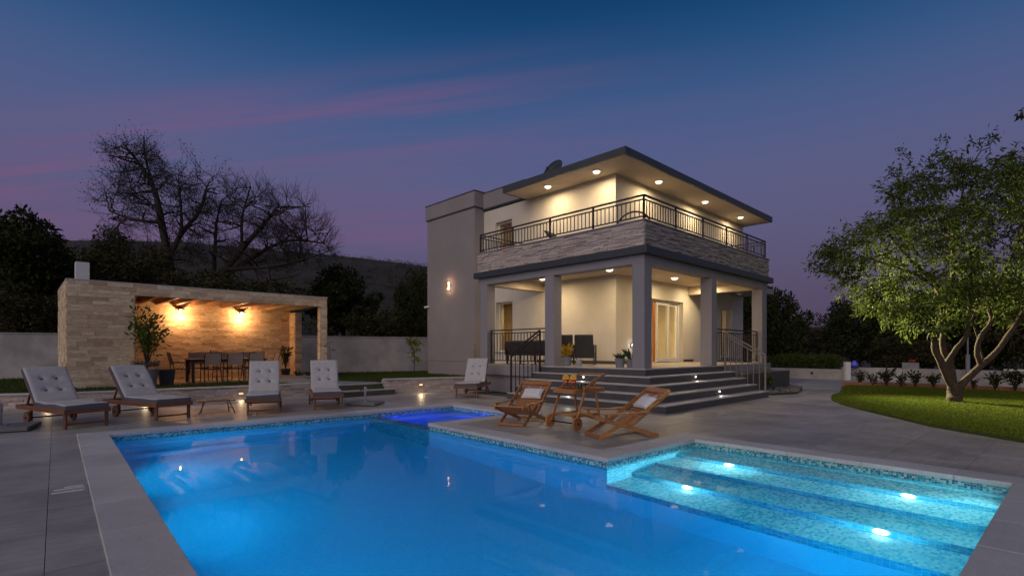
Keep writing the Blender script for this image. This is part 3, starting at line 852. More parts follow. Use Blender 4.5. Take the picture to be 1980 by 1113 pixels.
railing('porch_railing', (4.08,.22), (7.46,.22), FL+.12, FL+.98, FL+1.08, 1, 22)
stepz = lambda s, o: max(.174, FL-.1744*math.floor((s*1.3)/T+1.0)) if s > .02 else FL
railing('stair_railing', (-.06,3.40), (-1.20,3.40), 0, FL+.92, FL+1.02, 1, 6, M_rail, lambda s: max(.174, FL-.1744*min(4, 1+int(max(0, .06+s*1.14)/T))), slope=.66)
railing('stair_railing', (4.30,-.06), (4.30,-1.20), 0, FL+.88, FL+.98, 1, 6, M_raillit, lambda s: max(.174, FL-.1744*min(4, 1+int(max(0, .06+s*1.14)/T))), slope=.66)

# windows and door
def window(name, plane, a0, a1, z0, z1, const, mull=1, depth=.17, curtain=None):
    """plane 'u': in a wall facing -u at u=const, running along v; plane 'v': facing -v"""
    P = (lambda s, d, z: (const+d, s, z)) if plane == 'u' else (lambda s, d, z: (s, const+d, z))
    def bx(mb, s0, s1, d0, d1, zz0, zz1):
        a, b = P(s0, d0, zz0), P(s1, d1, zz1)
        return mb.box(min(a[0],b[0]),min(a[1],b[1]),zz0,max(a[0],b[0]),max(a[1],b[1]),zz1)
    fw = .065
    fm = MB(); d0, d1 = depth, depth+.06
    bx(fm,a0,a1,d0,d1,z1-fw,z1); bx(fm,a0,a1,d0,d1,z0,z0+fw); bx(fm,a0,a0+fw,d0,d1,z0+fw,z1-fw); bx(fm,a1-fw,a1,d0,d1,z0+fw,z1-fw)
    w = H(name, fm, M_white)
    n = mull; step = (a1-a0-2*fw)/n
    for i in range(n):
        s0, s1 = a0+fw+step*i, a0+fw+step*(i+1)
        if i: obj('mullion', bx(MB(), s0-.03, s0+.03, d0-.005, d1+.005, z0+fw, z1-fw), M_white, w)
        obj('pane', bx(MB(), s0+.001, s1-.001, d0+.025, d0+.033, z0+fw, z1-fw), M_glass, w)
    obj('sill', bx(MB(), a0-.04, a1+.04, -.05, depth-.002, z0-.035, z0-.001), M_lilac, w)
    if curtain:
        cm = MB(); k = 26
        pts = [P(a0+(a1-a0)*i/k, .46+.035*math.sin(i*1.9), 0) for i in range(k+1)]
        cm.add([(x,y,z0-.2) for x,y,_ in pts]+[(x,y,z1+.1) for x,y,_ in pts], [(i,i+1,k+2+i,k+1+i) for i in range(k)])
        obj('curtain', cm, curtain, w, smooth=True)
    return w
M_curt = mat('amber_curtain', (.62,.36,.14), .9, var=.1)
window('window', 'u', winL[0], winL[1], winL[2], winL[3], 2.87, 1, curtain=M_curt)
window('window', 'u', winU[0], winU[1], winU[2], winU[3], 2.87, 1, curtain=M_curt)
window('window', 'v', winR[0], winR[1], winR[2], winR[3], 2.83, 1, curtain=M_curt)
sd = H('sliding_door', MB().box(door[0],3.0,door[3]-.07,door[1],3.07,door[3]).box(door[1]-.07,3.0,FL,door[1],3.07,door[3]-.07).box(door[0],3.0,FL,door[0]+.07,3.07,door[3]-.07).box(door[0]+.07,3.0,FL,door[1]-.07,3.07,FL+.03), M_white)
for (a, b, v) in ((5.62,6.50,2.985),(6.42,7.18,3.045)):
    fr_ = obj('door_leaf', MB().box(a,v,FL+.035,a+.085,v+.045,3.04).box(b-.085,v,FL+.035,b,v+.045,3.04).box(a+.085,v,2.95,b-.085,v+.045,3.04).box(a+.085,v,FL+.035,b-.085,v+.045,FL+.16), M_white, sd)
    obj('pane', MB().box(a+.086,v+.018,FL+.161,b-.086,v+.026,2.949), M_glass, fr_)
obj('post', MB().box(5.42,3.0,FL+.03,5.55,3.06,3.05), M_teak, sd)
# lights
def downlight(u, v, z, en, nm='ceiling_light', r=.105, on=True):
    o = H(nm, MB().lathe([(r+.04,0),(r+.038,-.022),(r+.01,-.028)], 28, (u,v,z)), M_white)
    obj('lens', MB().lathe([(r+.008,-.0285),(r,-.05),(r*.75,-.075),(r*.4,-.088),(.004,-.092)], 28, (u,v,z)), E_warm if on else M_white, o, smooth=True)
    if on: lamp('light', 'AREA', en, WARM, (u,v,z-.10), o, (0,0,-1), r*2)
for (u, v) in ((2.22,5.15),(2.22,3.1),(4.5,2.25),(7.85,2.25),(11.1,2.25)): downlight(u, v, 6.934, 36)
for (u, v) in ((1.84,2.34),(4.9,1.90),(1.84,5.05),(7.25,2.0)): downlight(u, v, 3.744, 37)
downlight(10.9, 2.2, 3.699, 0, on=False)
ws = H('wall_spot', MB().box(3.70,2.78,1.43,3.77,2.828,1.54), M_steel)
obj('lens', MB().disc((3.735,2.776,1.485), .022, (0,1,0), 12, .006), E_cool, ws)
lamp('light', 'POINT', 1.2, (1,.92,.8), (3.735,2.74,1.485), ws, size=.02)
H('wall_switch', MB().box(8.86,2.80,1.38,8.96,2.828,1.50), M_black)
# interior glow
lamp('room_light', 'AREA', 220, (1.0,.66,.30), (6.0,5.0,3.55), vil, (0,0,-1), .5)
lamp('room_light', 'AREA', 45, (1.0,.62,.26), (3.9,8.2,3.3), vil, (0,0,-1), .4)
lamp('room_light', 'AREA', 30, (1.0,.62,.26), (3.9,8.2,6.6), vil, (0,0,-1), .4)
lamp('room_light', 'AREA', 60, (1.0,.66,.30), (11.0,4.3,3.4), vil, (0,0,-1), .4)
# flood light on the end column, aimed at the lawn tree
fl_ = H('flood_light', MB().box(7.93,.10,2.86,8.03,.30,3.02), M_black)
obj('lens', MB().box(8.031,.11,2.87,8.036,.29,3.01), E_cool, fl_)

# =================================================================== PAVILION
pav = thing('garden_pavilion', 'travertine clad open pavilion with timber joists and two lit wall lamps', 'pavilion', HO, HROT)
GF = .25                     # floor
U0, U1, V0, V1, GT = -9.92, -2.65, 11.62, 15.2, 3.26
UO0, UO1, ZB = -8.39, -2.92, 2.90
obj('floor', MB().box(U0,V0,.20,U1,V1+.3,GF+.005), M_porch, pav)
core = MB()
core.box(U0+.03,V0+.03,.1,UO0-.03,V0+.35,ZB+.03)                # front panel left
core.box(U0+.03,V0+.03,ZB+.031,U1-.03,V0+.35,GT-.035)            # front beam
core.box(UO1+.03,V0+.03,.1,U1-.03,V0+.27,ZB+.03)                 # front column
core.box(U0+.03,V0+.351,.1,U0+.30,V1,GT-.035)                    # left wall
core.box(U0+.03,V1+.03,.1,U1-.03,V1+.30,GT-.035)                 # back wall
core.box(-2.66,14.63,.1,-2.42,V1+.03,GT-.40)                     # back pillar
core.box(-2.92,V0+.351,ZB+.031,U1-.03,V1+.029,GT-.035)           # right lintel
obj('core', core, M_bed, pav)
obj('roof', MB().box(U0+.31,V0+.36,GT-.12,-2.93,V1+.02,GT-.06), M_beam, pav)
obj('roof_edge', MB().box(U0,V0,GT-.034,U1,V0+.38,GT).box(U0,V0+.38,GT-.034,U0+.33,V1+.33,GT).box(-2.95,V0+.38,GT-.034,U1,V1+.33,GT).box(U0+.33,V1-.02,GT-.034,-2.95,V1+.33,GT), M_coping, pav)
for i in range(12):
    u = -9.35 + i*.52
    obj('joist', MB().box(u-.045,V0+.36,GT-.33,u+.045,V1+.02,GT-.125), M_beam, pav)
rg = random.Random(5)
stones = []          # (near weight, origin, x dir, outward dir, a, b, za, zb, thickness)
def clad(p, q, z0, z1, hs=(.085,.125), ls=(.22,.62)):
    p, q = Vector((*p,0)), Vector((*q,0)); d = (q-p); ln = d.length; d.normalize(); n = Vector((d.y,-d.x,0))
    for a, b, za, zc in courses(0, ln, z0, z1, rg, hs, ls):
        c = p+d*((a+b)/2)
        stones.append((hw(c.x,c.y).length/math.sqrt((b-a)*(zc-za)), c, math.atan2(d.y,d.x), b-a, za, zc, rg.uniform(.021,.036)))
clad((U0+.03,V0+.03),(UO0-.03,V0+.03), .12, ZB)
clad((U0+.03,V0+.03),(U1-.03,V0+.03), ZB+.002, GT-.036)
clad((UO1+.03,V0+.03),(U1-.03,V0+.03), .12, ZB)
clad((U0+.03,V1+.3),(U0+.03,V0+.03), .12, GT-.036)
clad((U0+.31,V1+.03),(-2.66,V1+.03), GF, GT-.12)
clad((UO0-.03,V0+.06),(UO0-.03,V0+.34), .25, ZB)                 # reveal of the opening
clad((UO1+.03,V0+.26),(UO1+.03,V0+.04), .25, ZB)
clad((-2.66,V1),(-2.66,14.63), .25, GT-.40)
clad((-2.66,14.63),(-2.42,14.63), .25, GT-.40)
clad((U1-.03,V0+.04),(U1-.03,V0+.26), .12, ZB)
stones.sort(key=lambda s: s[0])
restm = MB()
for k, (_, c, rz, l, za, zc, t) in enumerate(stones):
    h = zc-za
    if k < 296:
        obj('stone', MB().box(-l/2+.0015,-t,-h/2+.0015,l/2-.0015,0,h/2-.0015), M_trav, pav, loc=(c.x,c.y,(za+zc)/2), rz=rz)
    else:
        m_ = MB().box(-l/2+.0015,-t,za+.0015,l/2-.0015,0,zc-.0015)
        m_.rot(Matrix.Translation((c.x,c.y,0)) @ Matrix.Rotation(rz,4,'Z'))
        restm.add(m_.v, m_.f)
obj('stone_facing', restm, M_trav, pav, kind='stuff')
for i, (u, lab) in enumerate(((-6.62,'lit amber wall lamp with cone cap, left one inside the pavilion'),(-4.58,'lit amber wall lamp with cone cap, right one inside the pavilion'))):
    t = thing('wall_lamp', lab, 'wall lamp', hw(u, V1-.004), HROT, 'pavilion wall lamps')
    obj('bracket', MB().box(-.04,-.02,2.74,.04,.012,2.90).tube([(0,0,2.86),(0,-.12,2.90),(0,-.17,2.88)], .012, 8), M_black, t)
    obj('shade', MB().lathe([(.02,2.915),(.045,2.89),(.16,2.80),(.155,2.795),(.04,2.865)], 24, (0,-.17,0)), M_black, t, smooth=False)
    obj('cage', MB().tube([(0,-.17,2.79),(.06,-.17,2.74),(.05,-.17,2.66),(0,-.17,2.63)], .004, 5).tube([(0,-.17,2.79),(-.06,-.17,2.74),(-.05,-.17,2.66),(0,-.17,2.63)], .004, 5).tube([(0,-.17,2.79),(0,-.23,2.74),(0,-.22,2.66),(0,-.17,2.63)], .004, 5), M_black, t)
    obj('bulb', MB().lathe([(.012,2.79),(.036,2.745),(.04,2.715),(.022,2.675)], 16, (0,-.17,0)), E_bulb, t, smooth=True)
    lamp('light', 'POINT', 54, (1.0,.53,.22), (0,-.30,2.58), t, size=.05)

# dining table and chairs under the pavilion
TZ = GF+.005
tb = thing('dining_table', 'long dark metal dining table set under the pavilion', 'table', hw(-5.62,13.1,TZ), HROT)
obj('tabletop', MB().box(-1.18,-.48,.735,1.18,.48,.77), M_bronze, tb, bev=.005)
for sx in (-1,1):
    for sy in (-1,1): obj('leg', MB().box(sx*1.10-.04,sy*.41-.04,0,sx*1.10+.04,sy*.41+.04,.734), M_bronze, tb)
obj('apron', MB().box(-1.06,-.43,.66,1.06,-.41,.734).box(-1.06,.41,.66,1.06,.43,.734), M_bronze, tb)
def dining_chair(label, loc, rz):
    t = thing('dining_chair', label, 'chair', loc, rz, 'metal chairs around the dining table')
    # front = +y, back at y=-.24
    for sx in (-1,1):
        obj('leg', MB().tube([(sx*.25,.22,0),(sx*.24,.23,.30),(sx*.24,.22,.64)], .016, 6), M_bronze, t)
        obj('leg', MB().tube([(sx*.25,-.33,0),(sx*.245,-.26,.25),(sx*.24,-.21,.45)], .016, 6), M_bronze, t)
        obj('armrest', MB().tube([(sx*.24,-.25,.66),(sx*.255,.0,.665),(sx*.24,.23,.64)], .018, 6), M_bronze, t)
        obj('side_brace', MB().tube([(sx*.245,-.22,.42),(sx*.25,.0,.47),(sx*.245,.12,.64)], .010, 5), M_bronze, t)
    obj('back_frame', MB().tube([(-.24,-.21,.45),(-.24,-.25,.66),(-.235,-.33,.985),(.235,-.33,.985),(.24,-.25,.66),(.24,-.21,.45)], .015, 6), M_bronze, t)
    obj('seat', MB().box(-.245,-.22,.425,.245,.23,.455), M_mesh, t)
    obj('back_panel', MB().bar((0,-.238,.58),(0,-.322,.965), .455, .008, (0,1,0)), M_sling, t)
    return t
ch = dining_chair('dark metal chair nearest the potted shrub, at the left end of the table', hw(-7.00,13.1,TZ), HROT-R(90))
for (u, v, rz, lab) in ((-6.27,12.42,0,'leftmost dark metal chair on the near side of the dining table'),(-5.60,12.42,0,'middle dark metal chair on the near side of the dining table'),(-4.94,12.42,0,'dark metal chair on the near side of the table, partly behind a grey lounger'),
                        (-4.22,13.1,R(90),'dark metal chair at the right end of the table by the pillar'),(-6.30,13.85,R(180),'dark metal chair on the wall side of the table, behind the dark bottle'),
                        (-5.55,13.85,R(180),'middle dark metal chair on the wall side of the table'),(-4.60,13.85,R(180),'dark metal chair on the wall side of the table, nearest the pillar')):
    dup(ch, lab, hw(u,v,TZ), HROT+rz)
bt = tag(obj('bottle', MB().lathe([(.04,0),(.042,.16),(.035,.20),(.015,.235),(.014,.30),(.017,.305)], 14), M_pot, loc=hw(-6.15,12.95,TZ+.772), smooth=False), 'slim dark bottle standing on the dining table', 'bottle')
bw_ = thing('centrepiece', 'small green plant bowl in the middle of the dining table', 'bowl', hw(-5.35,13.0,TZ+.772))
obj('bowl', MB().lathe([(.05,0),(.12,.05),(.13,.07),(.11,.065)], 16), M_potg, bw_)

# =================================================================== FURNITURE BY THE POOL
def tufted(L_, W_, th, nb, rows, seed, dent=.030):
    """a tufted pad: x 0..L_, y -W_/2..W_/2, bottom z=0; light faces mat 0, dark edge mat 1"""
    rg_ = random.Random(seed)
    nx, ny = 44, 26
    bt_ = [((i+.5)/rows[0]*L_ if rows[0] > 2 else L_*(.34+.32*i), -W_/2+W_*(.33+.34*j/(max(1, rows[1]-1)))) for i in range(rows[0]) for j in range(rows[1])] if nb else []
    vs = []
    def z(x, y):
        ex = min(x, L_-x)/.05; ey = min(y+W_/2, W_/2-y)/.05
        k = min(1, max(0, ex)); k2 = min(1, max(0, ey))
        zz = th*(.80+.20*math.sin(k*math.pi/2)*math.sin(k2*math.pi/2)) + .008*math.sin(x*9+seed)*math.cos(y*7+seed)
        for bx_, by_ in bt_:
            r2 = ((x-bx_)**2+(y-by_)**2)
            zz -= dent*math.exp(-r2/.0020) + .012*math.exp(-((x-bx_)**2)/.0006)*max(0, 1-abs(y-by_)/.11) + .010*math.exp(-((y-by_)**2)/.0006)*max(0, 1-abs(x-bx_)/.11)
        return zz
    for i in range(nx+1):
        for j in range(ny+1):
            x, y = L_*i/nx, -W_/2+W_*j/ny
            vs.append((x, y, z(x, y)))
    mb = MB()
    mb.add(vs, [(i*(ny+1)+j, (i+1)*(ny+1)+j, (i+1)*(ny+1)+j+1, i*(ny+1)+j+1) for i in range(nx) for j in range(ny)], 0)
    n0 = len(mb.v)
    border = [(i*(ny+1)) for i in range(nx+1)] + [nx*(ny+1)+j for j in range(1, ny+1)] + [i*(ny+1)+ny for i in range(nx-1, -1, -1)] + [j for j in range(ny-1, 0, -1)]
    m = len(border)
    for b in border: mb.v.append((vs[b][0], vs[b][1], 0.0))
    for i in range(m):
        mb.f.append((border[i], n0+i, n0+(i+1) % m, border[(i+1) % m])); mb.m.append(1)
    mb.f.append(tuple(n0+i for i in range(m))); mb.m.append(1)
    return mb, bt_
def lounger(label, loc, rz, seed, rows=(2,2), ang=46):
    t = thing('sun_lounger', label, 'sun lounger', loc, rz, 'sun loungers along the pool')
    Z = .30
    for sy in (-1,1):
        obj('side_rail', MB().box(-.03,sy*.315-.018,Z-.045,1.93,sy*.315+.018,Z+.035), M_dteak, t, bev=.004, seg=1)
        obj('leg', MB().box(.03,sy*.29-.03,0,.10,sy*.29+.005,Z-.02), M_dteak, t, bev=.004, seg=1)
        obj('leg', MB().box(1.38,sy*.285-.02,.06,1.46,sy*.285+.012,Z-.02), M_dteak, t)
        wh = obj('wheel', MB().disc((1.42,sy*.335,.115), .115, (0,1,0), 24, .035), M_dteak, t, bev=.004, seg=1)
        obj('hub', MB().disc((1.42,sy*.355,.115), .022, (0,1,0), 10, .012), M_black, wh)
    obj('stretcher', MB().box(.045,-.26,.065,.085,.26,.095), M_dteak, t)
    obj('axle', MB().tube([(1.42,-.33,.115),(1.42,.33,.115)], .012, 8), M_black, t)
    obj('end_rail', MB().box(-.031,-.297,Z-.04,.005,.297,Z+.03), M_dteak, t)
    obj('end_rail', MB().box(1.88,-.297,Z-.04,1.92,.297,Z+.03), M_dteak, t)
    sl = MB()
    sm = None
    for k in range(14):
        if sm is None: sm = mesh_of('slat', MB().box(-.03,-.297,Z+.012,.03,.297,Z+.030), M_dteak)
        obj('slat', sm, None, t, loc=(.06+k*.083,0,0))
    mb, bts = tufted(1.22, .62, .085, 1, (2,2), seed, .018)
    sc = obj('seat_cushion', mb, [M_cush, M_piping], t, loc=(-.01,0,Z+.033), smooth=True)
    # backrest pivoted at x=1.2
    M = Matrix.Translation((1.19,0,Z+.02)) @ Matrix.Rotation(-R(ang),4,'Y')
    bf = MB()
    for sy in (-1,1): bf.box(0,sy*.285-.016,-.02,.84,sy*.285+.016,.03)
    for k in range(9): bf.box(.04+k*.095,-.268,.0,.10+k*.095,.268,.018)
    bf.rot(M); obj('back_frame', bf, M_dteak, t)
    mb, bts = tufted(.84, .63, .095, 1, rows, seed+3)
    mb.rot(M @ Matrix.Translation((.0,0,.034)))
    bc = obj('back_cushion', mb, [M_cush, M_piping], t, smooth=True)
    for (x, y) in bts:
        c = M @ Vector((x, y, .034+.095-.026))
        obj('button', MB().lathe([(.004,.012),(.014,.008),(.017,0)], 10).rot(Matrix.Translation(c) @ Matrix.Rotation(-R(ang),4,'Y')), M_button, bc)
    top = M @ Vector((.45,0,-.01))
    obj('prop', MB().bar((1.72,-.24,Z), (top.x,-.24,top.z), .03, .02).bar((1.72,.24,Z), (top.x,.24,top.z), .03, .02), M_dteak, t)
    return t
def place(fl, fr, wl, wr):
    F = (Vector(fl)+Vector(fr))/2; B = (Vector(wl)+Vector(wr))/2; d = (B-F).normalized()
    return F - d*.06, math.atan2(d.y, d.x)
for i, (fl, fr, wl, wr, lab, rows) in enumerate((
    ((-7.50,8.54),(-7.04,8.98),(-8.69,9.13),(-8.30,9.75),'grey cushioned wooden lounger leftmost by the parasol base at the pool corner',(2,2)),
    ((-6.74,9.60),(-6.23,10.01),(-7.95,10.20),(-7.50,10.75),'grey cushioned wooden lounger beside the folding side table and the potted shrub',(2,2)),
    ((-5.42,10.40),(-4.83,10.74),(-6.02,11.70),(-5.40,12.02),'grey cushioned wooden lounger facing the pool in front of the dining table',(2,2)),
    ((-4.40,11.30),(-3.78,11.55),(-4.98,12.60),(-4.33,12.85),'grey cushioned wooden lounger in front of the pavilion front column',(2,2)),
    ((-1.59,14.33),(-.95,14.10),(-1.40,15.65),(-.75,15.35),'grey cushioned wooden lounger by the lit stone planter and house wall',(2,2)))):
    lc, rz = place(fl, fr, wl, wr)
    lounger(lab, (lc.x, lc.y, 0), rz, i*5+1, rows, 47 if i < 2 else 55)

# low folding side table
st = thing('side_table', 'low folding wooden side table between two grey loungers', 'side table', (-6.22,10.80,0), R(36))
for k in range(6): obj('slat', MB().box(-.34,-.20+k*.068,.255,.34,-.20+k*.068+.056,.275), M_dteak, st)
for sx in (-1,1):
    for sy in (-1,1): obj('leg', MB().bar((sx*.22,sy*.17,.25),(sx*.33 if sy < 0 else sx*.26,sy*.17,0), .028, .018), M_dteak, st)
    obj('stretcher', MB().bar((sx*.29,-.17,.10),(sx*.25,.17,.10), .02, .015), M_dteak, st)

# parasol bases
def parasol_base(label, loc, rz, w, d, crank):
    t = thing('parasol_base', label, 'parasol base', loc, rz, 'empty parasol bases')
    obj('slab', MB().box(-w/2,-d/2,0.012,w/2,d/2,.075), M_base, t, bev=.012)
    obj('foot_plate', MB().box(-.09,-.09,.076,.09,.09,.086), M_steel, t)
    obj('pole', MB().tube([(0,0,.086),(0,0,.44)], .026, 16), M_steel, t)
    obj('collar', MB().tube([(0,0,.30),(0,0,.42)], .034, 16), M_steel, t)
    if crank: obj('knob', MB().tube([(0,0,.37),(-.09,0,.37)], .012, 8).lathe([(.03,0),(.03,.02)], 10).rot(Matrix.Identity(4)) if False else MB().tube([(0,0,.37),(-.10,0,.37)], .010, 8).disc((-.11,0,.37), .03, (1,0,0), 12, .025), M_black, t)
    return t
parasol_base('square granite parasol base with steel tube by the garden steps', (-3.55,12.42,0), R(-8), .74, .62, True)
parasol_base('wide parasol base at the left edge beside the leftmost lounger', (-8.42,8.45,0), R(30), .86, .80, False)

# slatted deck chairs
def deck_chair(label, loc, rz):
    """x forward->rear, origin under the front feet"""
    t = thing('deck_chair', label, 'deck chair', loc, rz, 'teak deck chairs by the steps')
    Wd = .27
    for sy in (-1,1):
        y = sy*Wd
        obj('long_leg', MB().bar((-.10,y,.335),(.98,y,.012), .028, .062), M_teak, t, bev=.004, seg=1)
        obj('front_leg', MB().bar((0,sy*(Wd-.03),.01),(.58,sy*(Wd-.03),.31), .026, .058), M_teak, t, bev=.004, seg=1)
        obj('back_rail', MB().bar((.46,sy*(Wd+.03),.20),(1.17,sy*(Wd+.03),.70), .030, .058), M_teak, t, bev=.004, seg=1)
        obj('armrest', MB().bar((.0,sy*(Wd+.05),.385),(.40,sy*(Wd+.05),.372), .062, .024).bar((.40,sy*(Wd+.05),.372),(.80,sy*(Wd+.05),.395), .05, .024), M_teak, t, bev=.004, seg=1)
        obj('arm_support', MB().bar((.10,sy*(Wd+.04),.27),(.08,sy*(Wd+.04),.375), .022, .045), M_teak, t)
    obj('stretcher', MB().box(-.02,-Wd+.03,.012,.03,Wd-.03,.055), M_teak, t)
    obj('stretcher', MB().box(.86,-Wd,.025,.90,Wd,.06), M_teak, t)
    obj('top_rail', MB().bar((1.13,-Wd-.03,.685),(1.13,Wd+.03,.685), .024, .085, (.58,0,.81)), M_teak, t, bev=.004, seg=1)
    # slats along the sling curve
    P = [(-.08,.345),(.08,.29),(.25,.215),(.40,.165),(.50,.165),(.60,.215),(.72,.30),(.86,.40),(1.0,.50),(1.12,.61)]
    cum = [0]
    for a, b in zip(P, P[1:]): cum.append(cum[-1]+math.hypot(b[0]-a[0], b[1]-a[1]))
    n = 23
    for k in range(n):
        s = cum[-1]*k/(n-1); i = max(j for j in range(len(P)) if cum[j] <= s+1e-9); i = min(i, len(P)-2)
        f = (s-cum[i])/(cum[i+1]-cum[i]); x = P[i][0]+(P[i+1][0]-P[i][0])*f; z = P[i][1]+(P[i+1][1]-P[i][1])*f
        tx, tz = P[i+1][0]-P[i][0], P[i+1][1]-P[i][1]; l_ = math.hypot(tx, tz)
        m_ = MB().bar((0,-Wd+.0,0),(0,Wd-.0,0), .040, .014, (-tz/l_,0,tx/l_))
        obj('slat', m_, M_teak, t, loc=(x,0,z))
    return t
def pillow(par, c, rot, w, h):
    nx = 16; vs = []; mb = MB()
    for sgn in (1,-1):
        o = len(mb.v)
        for i in range(nx+1):
            for j in range(nx+1):
                a, b = -1+2*i/nx, -1+2*j/nx
                th = .058*(max(0,(1-a**4)*(1-b**4)))**.45
                pin = 1-.06*(1-abs(a)**2)*abs(b)**3-.06*(1-abs(b)**2)*abs(a)**3
                mb.v.append((a*w/2*pin, b*h/2*pin, sgn*th))
        for i in range(nx):
            for j in range(nx):
                q = (o+i*(nx+1)+j, o+(i+1)*(nx+1)+j, o+(i+1)*(nx+1)+j+1, o+i*(nx+1)+j+1)
                mb.f.append(q if sgn > 0 else q[::-1]); mb.m.append(0)
    mb.rot(Matrix.Translation(c) @ rot)
    o = obj('head_pillow', mb, M_pillow, par, smooth=True)
    return o
def chair_with_pillow(label, loc, rz, plab):
    t = deck_chair(label, loc, rz)
    Mr = Matrix.Rotation(R(-40),4,'Y') @ Matrix.Rotation(R(90),4,'Z')
    pl_ = pillow(t, Vector((.90,-.02,.50)), Mr, .40, .25)
    obj('tie', MB().tube([(.98,-.14,.58),(1.03,-.14,.62),(1.05,-.145,.60)], .006, 5).tube([(.98,.10,.58),(1.03,.10,.62),(1.05,.105,.60)], .006, 5), M_pillow, pl_)
    return t
chair_with_pillow('teak slatted deck chair with white pillow beside the blue spa corner', (-.02,8.93,0), math.atan2(.89,.43), '')
chair_with_pillow('teak slatted deck chair with white pillow nearest the shallow pool steps', (1.22,7.83,0), R(16.5), '')

# drinks trolley: origin at the middle of the wheels, x away along the trolley
tr = thing('drinks_trolley', 'teak drinks trolley on two wooden wheels between the deck chairs', 'trolley', (.86,8.60,0), R(43))
Wd = .27
for sy in (-1,1):
    wh = obj('wheel', MB().disc((0,sy*(Wd+.03),.115), .112, (0,1,0), 28, .032), M_teak, tr, bev=.004, seg=1)
    obj('hub', MB().disc((0,sy*(Wd+.052),.115), .02, (0,1,0), 10, .02), M_black, wh)
    for k in range(6):
        a = k*math.pi/3; obj('bolt', MB().disc((.075*math.cos(a),sy*(Wd+.047),.115+.075*math.sin(a)), .008, (0,1,0), 8, .006), M_black, wh)
    obj('front_leg', MB().bar((.0,sy*Wd,.11),(.24,sy*Wd,.66), .028, .040), M_teak, tr, bev=.004, seg=1)
    obj('handle_bar', MB().bar((.20,sy*Wd,.63),(.46,sy*Wd,.80), .028, .036).bar((.46,sy*Wd,.80),(.78,sy*Wd,.90), .028, .034), M_teak, tr, bev=.004, seg=1)
    obj('rear_leg', MB().bar((.70,sy*(Wd-.03),.0),(.52,sy*(Wd-.03),.80), .026, .038), M_teak, tr, bev=.004, seg=1)
    obj('shelf_rail', MB().box(-.02,sy*(Wd-.045)-.012,.20,.68,sy*(Wd-.045)+.012,.245), M_teak, tr)
    obj('tray_side', MB().box(.02,sy*(Wd-.03)-.012,.60,.78,sy*(Wd-.03)+.012,.67), M_teak, tr)
obj('axle', MB().tube([(0,-Wd-.02,.115),(0,Wd+.02,.115)], .012, 8), M_black, tr)
obj('handle', MB().tube([(.78,-Wd-.01,.90),(.78,Wd+.01,.90)], .017, 10), M_teak, tr)
for k in range(7):
    y = -.205+k*.0685
    obj('slat', MB().box(.035,y-.028,.615,.77,y+.028,.630), M_teak, tr)
    obj('slat', MB().box(-.01,y-.026,.222,.67,y+.026,.236), M_teak, tr)
obj('tray_end', MB().box(.008,-Wd+.043,.60,.030,Wd-.043,.67), M_teak, tr)
obj('tray_end', MB().box(.78,-Wd+.018,.60,.802,Wd-.018,.67), M_teak, tr)
def trw(x, y, z): 
    v = Matrix.Rotation(R(43),3,'Z') @ Vector((x,y,z)); return Vector((.86,8.60,0))+v
def spritz(label, loc):
    t = thing('cocktail_glass', label, 'cocktail glass', loc, 0, 'orange cocktails on the trolley')
    obj('glass', MB().lathe([(.034,0),(.034,.003),(.005,.006),(.004,.075),(.02,.085),(.046,.115),(.050,.15),(.044,.185),(.042,.185),(.048,.15),(.044,.117),(.018,.088),(.002,.082)], 20), M_clear, t, smooth=True)
    obj('drink', MB().lathe([(.012,.0885),(.041,.116),(.0465,.15),(.0455,.160)], 20), M_spritz, t, smooth=True)
    sl = obj('orange_slice', MB().disc((0,-.005,.215), .058, (.35,-1,.15), 20, .010), M_orange, t)
    obj('peel', MB().tube([(Vector((0,-.005,.215)) + (Vector((1,.35,0)).normalized()*math.cos(a)+Vector((.05,.14,1)).normalized()*math.sin(a))*.058) for a in [k*math.pi/10 for k in range(21)]], .005, 6), mat('orange_peel_'+label[:5], (.9,.42,.03), .5), sl)
    obj('straw', MB().tube([(-.01,.0,.10),(.03,.02,.25)], .004, 6), M_straw, t)
    return t
spritz('left orange cocktail with an orange slice on the trolley tray', trw(.20,.12,.631))
spritz('right orange cocktail with an orange slice on the trolley tray', trw(.24,-.01,.631))
gt = thing('tumbler', 'short green glass tumbler on the trolley tray', 'glass', trw(.36,-.06,.631))
obj('glass', MB().lathe([(.03,0),(.036,.10),(.033,.10),(.028,.008)], 16), M_green, gt, smooth=True)
g2 = thing('water_glass', 'clear tall water glass beside the green tumbler', 'glass', trw(.46,-.13,.631))
obj('glass', MB().lathe([(.028,0),(.034,.12),(.031,.12),(.025,.008)], 16), M_clear, g2, smooth=True)

# lid in the paving at the left
sk = thing('skimmer_lid', 'square pale slotted lid set in the paving left of the pool', 'skimmer lid', pw(-4.88,2.52,.003), PROT)
obj('plate', MB().box(-.13,-.14,-.004,.13,.14,.004), M_tile, sk)
for (y, x0, x1) in ((.11,-.04,.10),(.03,-.115,.11),(-.10,-.13,.10)): obj('rim', MB().box(x0,y-.012,.003,x1,y+.012,.011), M_white, sk)

